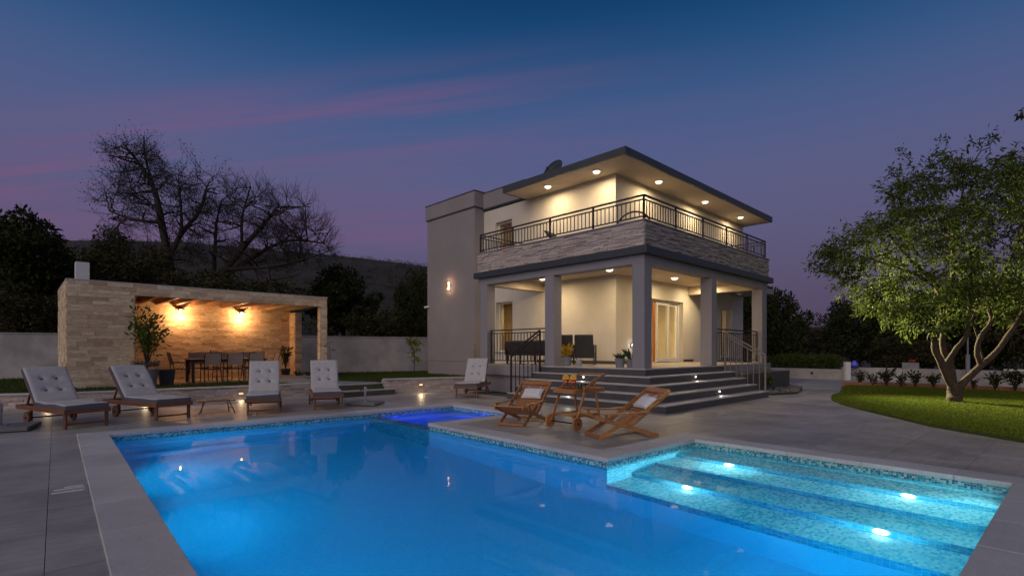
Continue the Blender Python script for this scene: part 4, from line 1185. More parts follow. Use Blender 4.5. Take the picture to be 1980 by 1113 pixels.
# =================================================================== ON THE HOUSE
wl_ = thing('wall_light', 'lit up and down wall light on the grey wing of the villa', 'wall light', hw(WU-.002,10.92,4.04), HROT)
obj('back_plate', MB().box(-.02,-.05,-.19,0,.05,.19), M_steel, wl_)
obj('shade', MB().box(-.10,-.06,.06,-.021,.06,.075).box(-.10,-.06,-.075,-.021,.06,-.06).box(-.10,-.06,.012,-.021,.06,.022).box(-.10,-.06,-.022,-.021,.06,-.012).box(-.105,-.03,-.14,-.10,.06,.14), M_black, wl_)
obj('tube', MB().tube([(-.06,0,-.15),(-.06,0,.15)], .028, 14), emis('peach_tube', (1.0,.62,.34), 9), wl_)
lamp('light', 'POINT', 5, (1.0,.55,.25), (-.13,0,.13), wl_, size=.03)
lamp('light', 'POINT', 5, (1.0,.55,.25), (-.13,0,-.13), wl_, size=.03)
sc_ = thing('security_camera', 'small white security camera on the corner of the grey wing', 'security camera', hw(WU-.002,12.44,3.25), HROT)
obj('mount', MB().box(-.05,-.03,-.03,0,.03,.03), M_white, sc_); obj('body', MB().tube([(-.06,-.06,0),(-.10,.17,-.02)], .045, 12), M_white, sc_)
dsh = thing('satellite_dish', 'dark round satellite dish on the edge of the flat roof', 'satellite dish', hw(2.62,5.15,7.12), HROT)
prof = [(.002,0),(.14,.012),(.28,.05),(.40,.10),(.40,.112),(.28,.064),(.14,.026),(.002,.015)]
obj('dish', MB().lathe(prof, 28).rot(Matrix.Translation((-.05,0,.40)) @ Matrix.Rotation(R(-62),4,'Y')), M_dark, dsh, smooth=True)
obj('mast', MB().tube([(.06,0,0),(.06,0,.42)], .025, 8), M_dark, dsh)
obj('feed_arm', MB().tube([(-.02,0,.15),(-.42,0,.40)], .012, 6).tube([(-.40,0,.39),(-.46,0,.44)], .03, 8), M_dark, dsh)

# balcony furniture
BZ = 4.005
def tub_chair(label, u, v, rz):
    t = thing('rattan_chair', label, 'chair', hw(u,v,BZ), HROT+rz, 'chairs on the balcony')
    for sx in (-1,1):
        for sy in (-1,1): obj('leg', MB().tube([(sx*.2,sy*.2,0),(sx*.22,sy*.22,.42)], .018, 6), M_bronze, t)
    obj('seat', MB().box(-.27,-.27,.40,.27,.27,.46), M_mesh, t, bev=.02)
    obj('back', MB().add([(-.20,-.26,.46),(.20,-.26,.46),(.32,-.40,1.05),(.20,-.44,1.12),(-.20,-.44,1.12),(-.32,-.40,1.05),(-.20,-.29,.46),(.20,-.29,.46),(.32,-.43,1.05),(.20,-.47,1.12),(-.20,-.47,1.12),(-.32,-.43,1.05)],
        [(0,1,2,3,4,5),(11,10,9,8,7,6),(0,6,7,1),(1,7,8,2),(2,8,9,3),(3,9,10,4),(4,10,11,5),(5,11,6,0)]), M_mesh, t)
    for sx in (-1,1): obj('armrest', MB().tube([(sx*.30,-.38,.80),(sx*.31,-.05,.70),(sx*.28,.24,.66),(sx*.22,.22,.42)], .02, 6), M_bronze, t)
    return t
c0 = tub_chair('dark rattan chair behind the balcony railing, nearest the front corner', 3.05, 1.75, R(180))
for u, lab in ((4.55,'dark rattan chair behind the balcony railing, second from the front corner'),(8.0,'dark rattan chair behind the balcony railing at the far right')):
    if u < 7.8: dup(c0, lab, hw(u,1.75,BZ), HROT+R(180))
    else: dup(c0, lab, hw(7.3,1.75,BZ), HROT+R(170))
hp = thing('hoop_chair', 'low round framed chair with an arched back at the balcony corner', 'chair', hw(.95,.95,BZ), HROT)
pts = [(.10,-.46+.0,.42)] + [(.0+.1*math.cos(a), -.48*math.cos(a), .55+.44*math.sin(a)) for a in [k*math.pi/12 for k in range(13)]] + [(.10,.46,.42)]
obj('hoop', MB().tube(pts, .024, 8), M_bronze, hp)
obj('seat', MB().lathe([(.40,.36),(.44,.40),(.40,.44)], 20, (.35,0,0)), M_mesh, hp)
for a in (45,135,225,315): obj('leg', MB().tube([(.35+.34*math.cos(R(a)),.34*math.sin(R(a)),.38),(.35+.40*math.cos(R(a)),.40*math.sin(R(a)),0)], .018, 6), M_bronze, hp)
ll = thing('reclining_chair', 'dark reclining chair tip showing behind the left balcony railing', 'chair', hw(1.0,2.9,BZ), HROT+R(100))
obj('seat', MB().bar((-.5,0,.35),(.45,0,.30), .55, .05), M_mesh, ll)
obj('back', MB().bar((.45,0,.30),(.95,0,.90), .55, .05), M_mesh, ll)
for sx in (-.4,.4):
    for sy in (-.24,.24): obj('leg', MB().tube([(sx,sy,0),(sx,sy,.33)], .018, 6), M_bronze, ll)

# porch furniture
sf = thing('outdoor_sofa', 'long charcoal outdoor sofa behind the left porch railing', 'sofa', hw(.62,4.60,FL), HROT)
for sx in (.12,.72):
    for sy in (-1.0,1.0): obj('leg', MB().box(sx-.025,sy-.025,0,sx+.025,sy+.025,.28), M_black, sf)
obj('frame', MB().box(.08,-1.04,.28,.80,1.04,.34), M_black, sf)
for k in range(3): obj('seat_cushion', MB().box(.14,-1.0+k*.67,.342,.80,-1.0+k*.67+.66,.47), M_sofa, sf, bev=.03)
for k in range(3): obj('back_cushion', MB().bar((.16,-.67+k*.67,.42),(.03,-.67+k*.67,.74), .655, .13, (1,0,0)), M_sofa, sf, bev=.03)
for sy in (-1.05,1.05): obj('armrest', MB().box(.06,sy-.03,.29,.80,sy+.03,.64), M_black, sf, bev=.01)
def arm_chair(label, u, v, rz):
    t = thing('lounge_armchair', label, 'armchair', hw(u,v,FL), rz, 'charcoal armchairs on the porch')
    for sx in (-1,1):
        obj('leg', MB().box(sx*.31-.02,.26,0,sx*.31+.02,.31,.58), M_black, t)
        obj('leg', MB().box(sx*.31-.02,-.40,0,sx*.31+.02,-.35,.58), M_black, t)
        obj('armrest', MB().box(sx*.31-.03,-.42,.581,sx*.31+.03,.33,.61), M_black, t)
    obj('frame', MB().box(-.29,-.34,.20,.29,.30,.25), M_black, t)
    obj('seat_cushion', MB().box(-.285,-.26,.252,.285,.31,.40), M_sofa, t, bev=.03)
    obj('back_cushion', MB().bar((0,-.27,.22),(0,-.42,.92), .57, .14, (0,1,0)), M_sofa, t, bev=.03)
    return t
arm_chair('charcoal porch armchair with open frame, left one nearer the column', 1.62, 3.92, R(-8))
arm_chair('charcoal porch armchair with open frame, right one beside the cream corner', 1.98, 3.36, R(-14))
ct = thing('coffee_table', 'low dark coffee table between the porch sofa and armchairs', 'table', hw(1.85,4.75,FL), HROT)
obj('tabletop', MB().box(-.30,-.45,.36,.30,.45,.40), M_black, ct)
for sx in (-.26,.26):
    for sy in (-.4,.4): obj('leg', MB().box(sx-.02,sy-.02,0,sx+.02,sy+.02,.36), M_black, ct)
# inside the sliding door
cb = thing('wine_cabinet', 'tall wooden cabinet with wine cubbies glimpsed through the open door', 'cabinet', hw(6.6,6.6,FL+.005), HROT)
obj('carcass', MB().box(-.45,0,0,.45,.38,.95).box(-.45,0,1.62,.45,.38,2.3), M_teak, cb)
for i in range(4):
    for k in range(3):
        o_ = obj('cubby', MB().box(-.45+i*.225,.0,.96+k*.22,-.45+i*.225+.012,.36,.96+k*.22+.208).box(-.45+i*.225+.013,.0,.96+k*.22,-.45+i*.225+.215,.36,.96+k*.22+.012), M_dteak, cb)
bs = thing('dining_stool', 'red brown wooden chair seen inside the open sliding door', 'chair', hw(5.05,4.3,FL+.005), HROT+R(30))
obj('seat', MB().box(-.22,-.22,.44,.22,.22,.48), M_teak, bs)
obj('back', MB().bar((0,-.20,.5),(0,-.28,.98), .42, .03, (0,1,0)), M_dteak, bs)
for sx in (-.19,.19):
    for sy in (-.19,.19): obj('leg', MB().box(sx-.02,sy-.02,0,sx+.02,sy+.02,.44), M_teak, bs)

# =================================================================== PLANTS
L_tree = leaf_mat('garden_tree_leaf', (.038,.066,.012), (.14,.18,.040), .40)
L_dark = leaf_mat('dark_tree_leaf', (.020,.032,.010), (.065,.072,.022), .25)
L_olive = leaf_mat('olive_tree_leaf', (.034,.036,.016), (.085,.075,.030), .25)
L_bare = leaf_mat('sparse_leaf', (.018,.028,.012), (.045,.055,.02), .3)
L_shrub = leaf_mat('shrub_leaf', (.035,.07,.015), (.13,.16,.03), .35)
L_yel = leaf_mat('yellow_leaf', (.35,.20,.02), (.62,.42,.05), .3)
L_lime = leaf_mat('lime_leaf', (.12,.16,.02), (.30,.30,.05), .4)
L_succ = leaf_mat('succulent_leaf', (.02,.05,.025), (.05,.10,.05), .1)
G_lawn = leaf_mat('lawn_grass', (.085,.125,.012), (.17,.22,.025), .3, .7)
G_ter = leaf_mat('terrace_grass', (.035,.060,.012), (.08,.11,.025), .25, .6)

def np_mesh(name, V, F, m):
    me = bpy.data.meshes.new(name)
    V = np.asarray(V, dtype=np.float32); F = np.asarray(F, dtype=np.int32)
    n, k = F.shape
    me.vertices.add(len(V)); me.vertices.foreach_set('co', V.ravel())
    me.loops.add(n*k); me.loops.foreach_set('vertex_index', F.ravel())
    me.polygons.add(n)
    me.polygons.foreach_set('loop_start', np.arange(0, n*k, k, dtype=np.int32))
    me.polygons.foreach_set('loop_total', np.full(n, k, dtype=np.int32))
    me.materials.append(m)
    me.update(calc_edges=True); me.validate()
    return me
def leaves(name, C, D, length, width, m, rs, droop=.5, jit=.6):
    """one pointed four-cornered leaf per centre C, growing along D"""
    C = np.asarray(C, float); D = np.asarray(D, float); n = len(C)
    d = D + rs.normal(0, jit, (n,3)); d[:,2] -= droop
    d /= np.linalg.norm(d, axis=1)[:,None]+1e-9
    r = rs.normal(0, 1, (n,3)); r -= (r*d).sum(1)[:,None]*d
    r /= np.linalg.norm(r, axis=1)[:,None]+1e-9
    nn = np.cross(d, r)
    l = length*rs.uniform(.5,1.3,(n,1)); w = width*rs.uniform(.7,1.2,(n,1))
    V = np.empty((n,4,3))
    V[:,0] = C; V[:,1] = C+d*l*.45+r*w*.5+nn*w*.12; V[:,2] = C+d*l; V[:,3] = C+d*l*.45-r*w*.5+nn*w*.12
    return np_mesh(name, V.reshape(-1,3), np.arange(n*4).reshape(n,4), m)

class Tree:
    """limbs given by hand, then twigs that reach for points spread through the crown"""
    def __init__(s, seed): s.r = random.Random(seed); s.rs = np.random.RandomState(seed); s.wood = MB(); s.nodes = []; s.tw = []
    def limb(s, pts, n=8, reg=True):
        P = [Vector(p[:3]) for p in pts]; Rr = [p[3] for p in pts]
        out, ro = [], []
        for i in range(len(P)-1):
            for k in range(4):
                t = k/4
                a = P[max(i-1,0)]; b = P[i]; c = P[i+1]; d = P[min(i+2,len(P)-1)]
                q = .5*((2*b)+(c-a)*t+(2*a-5*b+4*c-d)*t*t+(3*b-a-3*c+d)*t**3)
                out.append(q + Vector((s.r.gauss(0,1),s.r.gauss(0,1),0))*Rr[i]*.07); ro.append(Rr[i]+(Rr[i+1]-Rr[i])*t)
        out.append(P[-1]); ro.append(Rr[-1])
        s.wood.tube(out, ro, n)
        if reg: s.nodes += list(zip(out, ro))[3:]
    def sample(s, ell, bias=.55):
        tot = sum(e[2] for e in ell); k = s.r.uniform(0, tot)
        for c, rad, w in ell:
            k -= w
            if k <= 0: break
        while True:
            p = Vector((s.r.uniform(-1,1), s.r.uniform(-1,1), s.r.uniform(-1,1)))
            if p.length <= 1: break
        p = p.normalized()*(p.length**bias)
        return Vector(c)+Vector((p.x*rad[0], p.y*rad[1], p.z*rad[2]))
    def reach(s, targets, r0, r1, n, curl=.25, sag=0.0, steps=7, keep=False):
        base = list(s.nodes); new = []
        arr = np.array([tuple(b[0]) for b in base])
        for T_ in targets:
            d = np.linalg.norm(arr-np.array(tuple(T_)), axis=1) + .6*np.maximum(0, arr[:,2]-T_.z)
            j = int(np.argmin(d)) if s.r.random() < .75 else int(np.argsort(d)[min(len(d)-1, s.r.randint(1,4))])
            A, ra = base[j]; D = T_-A; ln = D.length
            if ln < .05: continue
            off = Vector((s.r.gauss(0,1), s.r.gauss(0,1), s.r.gauss(0,.6)+.5))*ln*curl
            mid = A + D*.5 + off
            pts = []; rr = []
            a0 = min(ra*.75, r0)
            for k in range(steps+1):
                t = k/steps
                q = A*(1-t)**2 + mid*2*t*(1-t) + T_*t*t
                q += Vector((s.r.gauss(0,1),s.r.gauss(0,1),s.r.gauss(0,1)))*ln*.018*(0 if k in (0,) else 1)
                q.z -= sag*t*t*ln
                pts.append(q); rr.append(a0+(r1-a0)*t)
            s.wood.tube(pts, rr, n, cap=False)
            new += list(zip(pts, rr))[2:]; s.tw.append(pts)
        if keep: s.nodes += new
        else: s.nodes = s.nodes + new
        return new
    def sprays(s, twigs, k, l0, l1, r0, f0=.35):
        out = []
        for pts in twigs:
            for _ in range(k):
                t = s.r.uniform(f0, 1)*(len(pts)-1); i = min(int(t), len(pts)-2)
                p = pts[i].lerp(pts[i+1], t-i); d = (pts[i+1]-pts[i]).normalized()
                sd = Vector((s.r.gauss(0,1),s.r.gauss(0,1),s.r.gauss(0,1)+.25)); sd = (sd-d*sd.dot(d))
                if sd.length < 1e-4: continue
                d2 = (d + sd.normalized()*s.r.uniform(.35,.85)).normalized(); ln = s.r.uniform(l0, l1)
                q1 = p+d2*ln*.5; q2 = p+d2*ln+Vector((s.r.gauss(0,1),s.r.gauss(0,1),s.r.gauss(0,1)+.5))*ln*.10
                s.wood.tube([p,q1,q2], [r0,r0*.75,r0*.4], 3, cap=False); out.append([p,q1,q2])
        s.tw += out
        return out
    def leafpts(s, twigs, per, f0=.35, spread=.05):
        C, D = [], []
        for pts in twigs:
            ln = sum((b-a).length for a, b in zip(pts, pts[1:]))
            for _ in range(max(1, int(per*max(ln,.2)))):
                t = s.r.uniform(f0, 1)*(len(pts)-1); i = min(int(t), len(pts)-2)
                p = pts[i].lerp(pts[i+1], t-i)
                C.append(p + Vector((s.r.gauss(0,1),s.r.gauss(0,1),s.r.gauss(0,1)))*spread); D.append((pts[i+1]-pts[i]).normalized())
        return [tuple(c) for c in C], [tuple(d) for d in D]
def tree_obj(name, label, loc, T_, leaf, bark, group=None, rz=0, cat='tree'):
    t = thing(name, label, cat, loc, rz, group)
    obj('trunk', T_.wood, bark, t, smooth=True)
    if leaf: obj('crown', leaf, None, t)
    return t

# --- garden tree on the right lawn
T1 = Tree(11)
T1.limb([(0,0,-.05,.18),(-.01,.0,.12,.16),(-.02,0,.30,.15),(0,0,.47,.145)], 12, False)
T1.limb([(-.04,0,.36,.10),(-.30,-.05,.83,.085),(-.52,-.05,1.28,.075),(-.48,0,1.66,.068),(-.22,.1,2.2,.06),(-.30,.2,2.9,.055),(-.9,.3,3.6,.038),(-1.4,.3,4.2,.02)])
T1.limb([(.03,.05,.36,.095),(-.02,.15,1.0,.08),(-.12,.2,1.34,.07),(-.07,.25,1.8,.06),(.02,.2,2.3,.055),(.2,.3,3.1,.05),(.15,.2,4.2,.035),(.3,.1,5.3,.018)])
T1.limb([(-.30,-.03,.86,.07),(-.12,-.12,1.25,.06),(.10,-.2,1.66,.055),(.16,-.2,2.0,.05),(-.05,-.5,2.8,.035),(-.5,-1.0,3.6,.02)])
T1.limb([(.06,0,.33,.09),(.30,-.02,.62,.08),(.60,-.05,.92,.072),(.95,-.1,1.28,.064),(1.26,-.1,1.72,.058),(1.65,0,2.15,.06),(2.2,.2,2.9,.045),(2.7,.3,3.9,.025)])
T1.limb([(.60,-.05,.92,.06),(.47,-.08,1.28,.055),(.56,-.1,1.66,.052),(.82,-.1,2.04,.05),(.72,-.1,2.5,.042),(.9,-.4,3.3,.03),(1.2,-.6,4.4,.018)])
T1.limb([(-.3,.2,2.9,.045),(-1.2,-.1,3.2,.03),(-2.2,-.2,3.5,.018),(-3.0,-.2,3.75,.008)])
for a, b in (((-.48,0,1.6),(-.78,-.2,2.5)),((-.50,0,1.5),(-1.2,.1,2.3)),((.66,-.05,1.0),(.30,.0,2.3)),((.0,.2,2.2),(-.35,.1,3.1)),((1.26,-.1,1.72),(1.75,-.5,1.95)),((.1,-.2,1.7),(.55,-.2,2.9))):
    T1.limb([(*a,.022),(*(Vector(a).lerp(Vector(b),.5)+Vector((.05,.02,.03))),.018),(*b,.010)], 6)
ELL = [((.15,0,4.1),(2.1,1.9,1.8),3.2),((-1.35,-.1,3.35),(1.5,1.4,1.35),2.0),((2.1,.1,4.0),(1.9,1.8,1.9),2.4),((.3,0,5.2),(1.7,1.4,1.05),1.2),((-.9,-.2,2.35),(.9,1.0,.75),.8),((1.7,.3,2.7),(1.3,1.3,.8),.7)]
T1.reach([T1.sample(ELL,.5) for _ in range(60)], .035, .012, 6, .16)
n_ = len(T1.tw)
T1.reach([T1.sample(ELL,.42) for _ in range(260)], .014, .006, 4, .18)
T1.reach([T1.sample(ELL,.40)+Vector((0,0,.05)) for _ in range(800)]+[Vector((T1.r.uniform(-1.5,2.6),T1.r.uniform(-1,1),5.3+T1.r.uniform(.2,1.15)-abs(T1.r.gauss(0,.2)))) for _ in range(46)]
         +[Vector((-2.6-T1.r.uniform(0,1.0),T1.r.uniform(-.7,.5),3.3+T1.r.uniform(0,.7))) for _ in range(26)], .008, .003, 3, .16)
T1.sprays(T1.tw[n_:], 1, .18, .42, .004)
C, D = T1.leafpts(T1.tw[n_:], 36, .10, .06)
lf = leaves('crown', C, D, .145, .045, L_tree, T1.rs, .75, .55)
tree_obj('garden_tree', 'leafy multi stemmed tree on the lit lawn at the right', (10.92,12.66,.02), T1, lf, M_bark)
src = hw(8.10,.17,2.94); aim = Vector((10.2,12.9,2.2))-src
lamp('flood', 'SPOT', 8500, (1.0,.88,.46), src, None, aim, .03, 64, .9)

# --- the tall, half bare trees behind the pavilion
def px2(px, py, Y): return Vector(((px-990)/993*Y, Y, CAM_H+(676.5-py)/993*Y))
def big_tree(seed, base, limbs, ell, n2, n3, n4, leafn, leaf_l, label, mat_l, curl=.07, upward=0.0, r2=.065):
    T_ = Tree(seed); B = Vector((base.x, base.y, 0))
    for lb in limbs: T_.limb([(*(px2(x,y,base.y+dy)-B), r) for x, y, dy, r in lb], 8)
    E_ = [(tuple(px2(x,y,base.y+dy)-B), rad, w) for x, y, dy, rad, w in ell]
    T_.reach([T_.sample(E_,.6) for _ in range(n2)], r2, .026, 5, curl)
    k2 = len(T_.tw)
    T_.reach([T_.sample(E_,.5) for _ in range(n3)], .024, .011, 4, curl)
    t3 = T_.tw[k2:]
    t4 = T_.sprays(t3, 4, .5, 1.15, .010)
    T_.sprays(t4, n4, .3, .7, .007, .2)
    lf_ = None
    if leafn:
        C_, D_ = T_.leafpts(T_.tw[k2:], leafn, .4, .12)
        lf_ = leaves('crown', C_, D_, leaf_l, leaf_l*.5, mat_l, T_.rs, .1, .8)
    return tree_obj('tall_tree', label, B, T_, lf_, M_barkd)
Y_ = 28.0
big_tree(3, px2(335,640,Y_),
    [[(335,690,0,.30),(330,560,0,.26),(326,500,0,.22),(312,430,0,.18),(300,370,0,.13),(272,320,0,.09),(236,275,0,.04)],
     [(326,500,0,.16),(352,450,.5,.12),(385,410,.5,.09),(400,360,.5,.05)],
     [(312,430,0,.11),(262,425,-.5,.07),(212,408,-.5,.04)],
     [(300,370,0,.10),(282,310,.4,.06),(278,262,.4,.03)],
     [(335,560,0,.15),(290,520,.3,.09),(230,500,.3,.04)],
     [(352,450,0,.10),(350,400,-.4,.06),(345,340,-.4,.03)]],
    [(264,322,0,(1.5,1.5,1.25),2),(240,395,0,(1.2,1.3,1.2),1.2),(320,390,0,(1.9,1.8,1.4),2.2),(385,370,0,(1.3,1.5,1.5),1.5),(290,470,0,(2.4,1.8,1.2),1.5),(385,450,0,(1.3,1.4,1.5),1.1)],
    60, 290, 3, 2.0, .11, 'tall dark tree with thin leaves rising behind the left of the pavilion', L_bare)
big_tree(8, px2(430,640,Y_+1),
    [[(415,690,0,.30),(412,590,0,.26),(425,540,0,.22),(468,480,0,.17),(505,440,0,.11),(535,400,0,.06)],
     [(425,540,0,.17),(500,490,.5,.12),(560,465,.5,.08),(625,470,.5,.035)],
     [(440,520,0,.14),(520,515,-.5,.09),(590,500,-.5,.05),(645,482,-.5,.02)],
     [(412,590,0,.16),(415,500,.3,.11),(418,440,.3,.07),(425,395,.3,.03)],
     [(468,480,0,.10),(468,420,-.3,.07),(485,360,-.3,.03)],
     [(415,560,0,.12),(500,545,-.6,.08),(580,530,-.6,.04)]],
    [(480,400,0,(1.7,1.5,1.3),1.5),(540,420,0,(2.0,1.6,1.4),2.2),(590,460,0,(1.6,1.6,1.2),2),(430,430,0,(1.3,1.5,1.3),1.1),(520,490,0,(2.6,1.8,.9),1.6),(455,500,0,(1.4,1.5,1.2),.8)],
    70, 330, 4, .0, .15, 'wide bare branched tree leaning right behind the pavilion', L_bare, .06)

# --- dense trees in the background
def dense_mesh(seed, n, size, m, lob=9, flat=1.0):
    rs = np.random.RandomState(seed)
    cs = rs.normal(0, 1, (lob,3)); cs /= np.linalg.norm(cs,axis=1)[:,None]; cs *= rs.uniform(.35,.72,(lob,1)); cs[:,2] = cs[:,2]*.85
    rad = rs.uniform(.26,.46,lob)
    cs = np.vstack([cs, rs.normal(0,.55,(lob*3,3))]); rad = np.concatenate([rad, rs.uniform(.12,.24,lob*3)])
    nn_ = np.linalg.norm(cs,axis=1); cs = np.where((nn_ > .78)[:,None], cs/nn_[:,None]*.78, cs)
    w = rad**2; idx = rs.choice(len(cs), n, p=w/w.sum())
    d = rs.normal(0,1,(n,3)); d /= np.linalg.norm(d,axis=1)[:,None]
    C_ = cs[idx] + d*rad[idx][:,None]*rs.uniform(.55,1.08,(n,1))
    C_[:,2] *= flat
    return leaves('crown', C_, d, size, size*.55, m, rs, .25, .6)
def trunk_mesh(seed):
    T_ = Tree(seed)
    T_.limb([(0,0,-1.6,.075),(.02,.01,-.9,.06),(-.02,.02,-.3,.045),(.03,0,.3,.02)], 8)
    for k in range(9):
        a = k*2.4; T_.limb([(0,0,-.8+.09*k,.035),(.25*math.cos(a),.25*math.sin(a),-.45+.09*k,.022),(.52*math.cos(a),.52*math.sin(a),-.1+.07*k,.009)], 5)
    return mesh_of('trunk', T_.wood, M_barkd, True)
DM = [dense_mesh(1, 15000, .085, L_dark), dense_mesh(2, 15000, .075, L_dark, 12), dense_mesh(3, 8000, .080, L_olive, 10), dense_mesh(4, 6500, .09, L_olive, 7)]
TM = [trunk_mesh(1), trunk_mesh(2)]
def dense_tree(label, px, py, Y, rx, rz_, k, group='dark trees beyond the garden', spin=0.0, ry=None):
    """crown centre at pixel-free world place: px/py only used offline to choose it"""
    c = px2(px, py, Y)
    t = thing('dark_tree', label, 'tree', (c.x, c.y, 0), spin, group)
    o = obj('crown', DM[k], None, t, loc=(0,0,c.z)); o.scale = (rx, ry or rx, rz_)
    tr_ = obj('trunk', TM[k % 2], None, t, loc=(0,0,c.z)); h = c.z/1.6+.05; tr_.scale = (rx*.9, rx*.9, max(h, rz_*.6))
    return t
BGT = [
 ('dense dark tree at the far left edge beyond the garden wall', 10, 500, 22, 2.6, 2.8, 0, .3),
 ('dark round tree beside the white chimney, left of the pavilion', 88, 560, 23, 1.7, 2.7, 1, 1.2),
 ('low bushy dark tree against the left garden wall', 50, 615, 21.5, 2.4, 1.6, 2, 2.2),
 ('dark bushy tree between the white chimney and the tall thin leaved tree', 212, 520, 30, 1.9, 2.6, 1, 4.0),
 ('dark thicket tree behind the middle of the pavilion roof', 270, 540, 26, 2.3, 2.0, 2, .9),
 ('brownish scrub tree behind the right of the pavilion roof', 400, 575, 25.6, 2.6, 1.7, 3, 2.9),
 ('brown scrub tree right of the pavilion roof', 520, 590, 27, 2.7, 1.5, 3, .2),
 ('round dark tree beyond the grey wall, right of the pavilion', 665, 580, 33, 2.6, 2.6, 0, 3.3),
 ('low olive tree behind the grey wall near the slim lime sapling', 730, 640, 31, 2.5, 1.7, 2, 1.1),
 ('dark tree tight against the left corner of the villa', 805, 595, 34, 1.5, 2.9, 1, 5.0),
 ('tall dark tree just right of the villa balcony', 1500, 625, 34, 2.3, 3.1, 0, 2.0),
 ('dark tree behind the right end of the porch', 1440, 610, 33, 2.0, 2.6, 1, .5),
 ('middle dark tree in the gap right of the villa', 1590, 655, 44, 3.2, 2.6, 2, 1.7),
 ('large dark tree left of the lawn tree crown', 1690, 625, 31, 2.5, 2.7, 1, 3.8),
 ('dark tree straight behind the lawn tree trunk', 1800, 640, 27, 2.6, 2.4, 0, 2.6),
 ('dark tree behind the right side of the lawn tree', 1905, 625, 25, 2.4, 2.5, 1, .8),
 ('dark tree at the far right edge behind the lawn', 1985, 610, 23, 2.2, 2.6, 2, 4.4),
 ('small brown bush tree behind the white wall and flower trough', 1750, 685, 25, 1.9, 1.1, 3, 3.1),
]
for lab, px, py, Y, rx, rz_, k, sp_ in BGT: dense_tree(lab, px, py, Y, rx, rz_, k, spin=sp_)
far = MB()
Cf = []; rs = np.random.RandomState(77)
for i in range(3400):
    y = 66+rs.uniform(0,1)**1.3*260; x = rs.uniform(-1.3, 1.6)*y
    Cf.append((x, y))
# scrub on the lower hillside and along the far field, one mass nobody could count
def hill_z(x, y):
    t = x/y; pts = [(-2.6,.12),(-1.6,.165),(-1.1,.192),(-.856,.199),(-.65,.197),(-.393,.1765),(-.28,.167),(-.163,.1535),(0,.118),(.2,.075),(.46,.045),(1,.035),(2.6,.02)]
    e_ = .03
    for (a, b), (c, d) in zip(pts, pts[1:]):
        if a <= t <= c: e_ = b+(d-b)*(t-a)/(c-a)
    k = min(1, max(0, (y-62)/300)); k = k*k*(3-2*k)
    return e_*362*k
Cs, Ds = [], []
for x, y in Cf:
    z = hill_z(x, y); rr = rs.uniform(.8, 2.0)*(1 if y < 110 else 1.3)
    d = rs.normal(0,1,(44,3)); d /= np.linalg.norm(d,axis=1)[:,None]
    Cs.append(np.array((x,y,z+rr*.4))+d*rr*np.array((1,1,.75))*rs.uniform(.6,1.05,(44,1))); Ds.append(d)
sc_m = leaves('scrub', np.vstack(Cs), np.vstack(Ds), .62, .36, L_olive, rs, .1, .5)
obj('scrub', sc_m, None, kind='stuff')
rk = MB()
for i in range(70):
    t = rs.uniform(-.36,-.19); y = rs.uniform(72, 100); x = t*y; z = hill_z(x,y); s_ = rs.uniform(.2,.55)
    rk.lathe([(s_*.7,-.1),(s_,s_*.3),(s_*.5,s_*.7)], 6, (x,y,z+.3))
obj('pale_rocks', rk, M_rockp, kind='stuff')

# --- overhanging branch, upper right: a tree that stands outside the frame
T3 = Tree(5)
T3.limb([(0,0,0,.2),(0,0,2.5,.15),(-.3,.1,4.5,.10),(-1.2,.2,5.6,.06),(-2.2,.2,6.15,.03),(-2.72,.2,6.2,.010)], 8)
T3.reach([Vector((-2.72+T3.r.uniform(-.20,.15),.2+T3.r.uniform(-.12,.12),6.2+T3.r.uniform(-.10,.06))) for _ in range(7)]+[Vector((T3.r.uniform(-.6,1.4),T3.r.uniform(-1.2,1.2),5.6+T3.r.uniform(-.7,1.4))) for _ in range(90)], .02, .005, 4, .15)
C, D = T3.leafpts(T3.tw, 20, .72, .04)
lf = leaves('crown', C, D, .13, .055, L_dark, T3.rs, .5, .6)
tree_obj('overhanging_tree', 'dark leafy twig poking in at the upper right edge of the sky', (13.15,10.2,0), T3, lf, M_bark)

